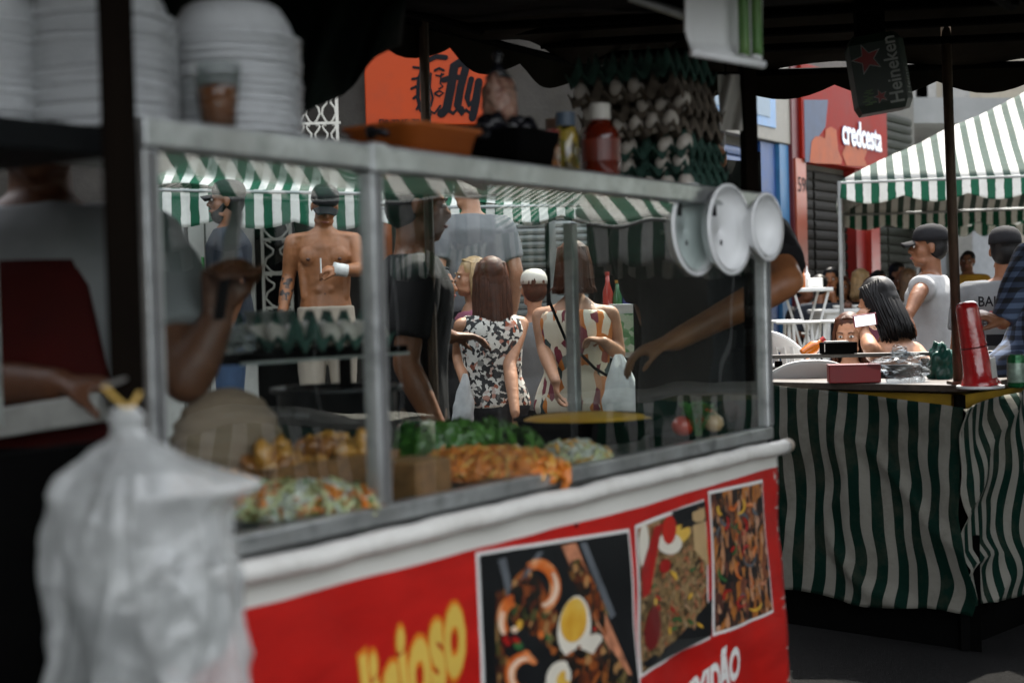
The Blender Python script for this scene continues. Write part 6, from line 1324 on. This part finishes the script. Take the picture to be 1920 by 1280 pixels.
u_, _ = onw(1338, 795, .08); q = C(u_, .08, zt2 + .024); t = thing('onion', 'pale peeled onion beside the parsley', 'onion', q - V((0, 0, .024))); MB().lathe([(.001, -.024), (.018, -.02), (.028, -.004), (.024, .012), (.010, .024), (.003, .034)], q, seg=20).build('bulb', cmat('onion_skin', (.55, .36, .20)), t, smooth=True)
u_, _ = onw(1308, 790, .06); q = C(u_, .06, zt2); t = thing('parsley', 'bunch of green parsley in front of the tomatoes', 'herbs', q); random.seed(8); mb = MB()
for k in range(26):
    d = V((random.uniform(-.5, .5), random.uniform(-.5, .5), 1)).normalized(); e = q + d * random.uniform(.05, .085); mb.tube([q + V((random.uniform(-.008, .008), 0, .002)), e], .0014, 4)
    for j in range(6):
        x = V((random.uniform(-1, 1), random.uniform(-1, 1), random.uniform(-.2, .8))).normalized(); mb.tube([e, e + x * .010, e + x * .020], [.001, .0065, .001], 4, flat=.3)
mb.build('sprig', F_herb, t)
# raised back shelf with egg tray and dark pot
ua, za = onw(380, 652, .50); ub, _ = onw(700, 652, .50); zs_ = onw(560, 655, .50)[1]
bs_ = thing('back_shelf', 'narrow black shelf at the back of the case', 'shelf', C((ua + ub) / 2, .5, ZI)); MB().obox(C(ua, .40, zs_ - .02), UU * (ub - ua), WW * .22, V((0, 0, .02))).build('board', M_black, bs_, bev=.002); MB().obox(C(ua, .396, zs_ - .021), UU * (ub - ua), WW * .004, V((0, 0, .006))).build('edge_strip', M_alu, bs_)
for u_ in (ua + .02, ub - .04): MB().obox(C(u_, .55, ZI), UU * .02, WW * .02, V((0, 0, zs_ - .02 - ZI))).build('leg', M_black, bs_)
ue, _ = onw(565, 620, .50)
egg_tray(C(ue, .50, zs_ + .004), rz_c + PI / 2, 'dark', 'dark green tray of white eggs inside the case below the bare chested man', 'egg tray inside the case', [(i, j) for i in range(5) for j in range(6) if not (i == 2 and j == 0)], 'white egg in the tray inside the case')
M_pot = mat('dark_pot', (.02, .021, .022), .35, .5, var=.3)
c = C(*(lambda q: (q[0], .36))(onw(575, 760, .36)), ZI); zr = onw(575, 712, .36)[1]
pt2 = thing('cooking_pot', 'wide dark cooking pot behind the fritter box', 'pot', C(onw(600, 740, .55)[0], .48, ZI)); pc_ = C(onw(600, 740, .55)[0], .50, ZI)
MB().lathe([(.10, 0), (.125, .02), (.13, zs_ - ZI - .10), (.145, zs_ - ZI - .095), (.145, zs_ - ZI - .085), (.125, zs_ - ZI - .085), (.12, .02)], pc_, seg=36).build('pot_body', M_pot, pt2, smooth=True)
for s1 in (-1, 1): MB().tube([pc_ + UU * s1 * .13 + WW * .03 + V((0, 0, .15)), pc_ + UU * s1 * .16 + WW * .02 + V((0, 0, .155)), pc_ + UU * s1 * .16 - WW * .02 + V((0, 0, .155)), pc_ + UU * s1 * .13 - WW * .03 + V((0, 0, .15))], .006, 6).build('handle', M_pot, pt2)
# clear bag and translucent box on the shelf
q = C(onw(428, 630, .48)[0], .48, zs_); cb2 = thing('clear_bag', 'crumpled clear bag on the shelf beside the vendor hand', 'bag', q); lump(q + V((0, 0, .028)), (.045, .04, .03), .6, seed=61, nu=32, nv=20).build('film', MATS['bag_film'], cb2)
q = C(onw(492, 600, .60)[0], .585, zs_); tb = thing('plastic_box', 'translucent grey plastic box behind the egg tray', 'box', q)
MB().rings([[q + UU * (x * a) + WW * (y * a * .6) + V((0, 0, z)) for x, y in ((-1, -1), (1, -1), (1, 1), (-1, 1))] for a, z in ((.034, 0), (.040, .075), (.044, .077), (.044, .084), (.038, .084))]).build('body', thin_mat('grey_translucent', (.34, .35, .33), rough=.4, transl=.4), tb); MB().obox(q - UU * .012 - WW * .0245 + V((0, 0, .005)), UU * .012, WW * .002, V((0, 0, .05))).build('red_label', mat('red_label', (.4, .05, .03), .5), tb)
bpy.data.scenes.remove(TS)
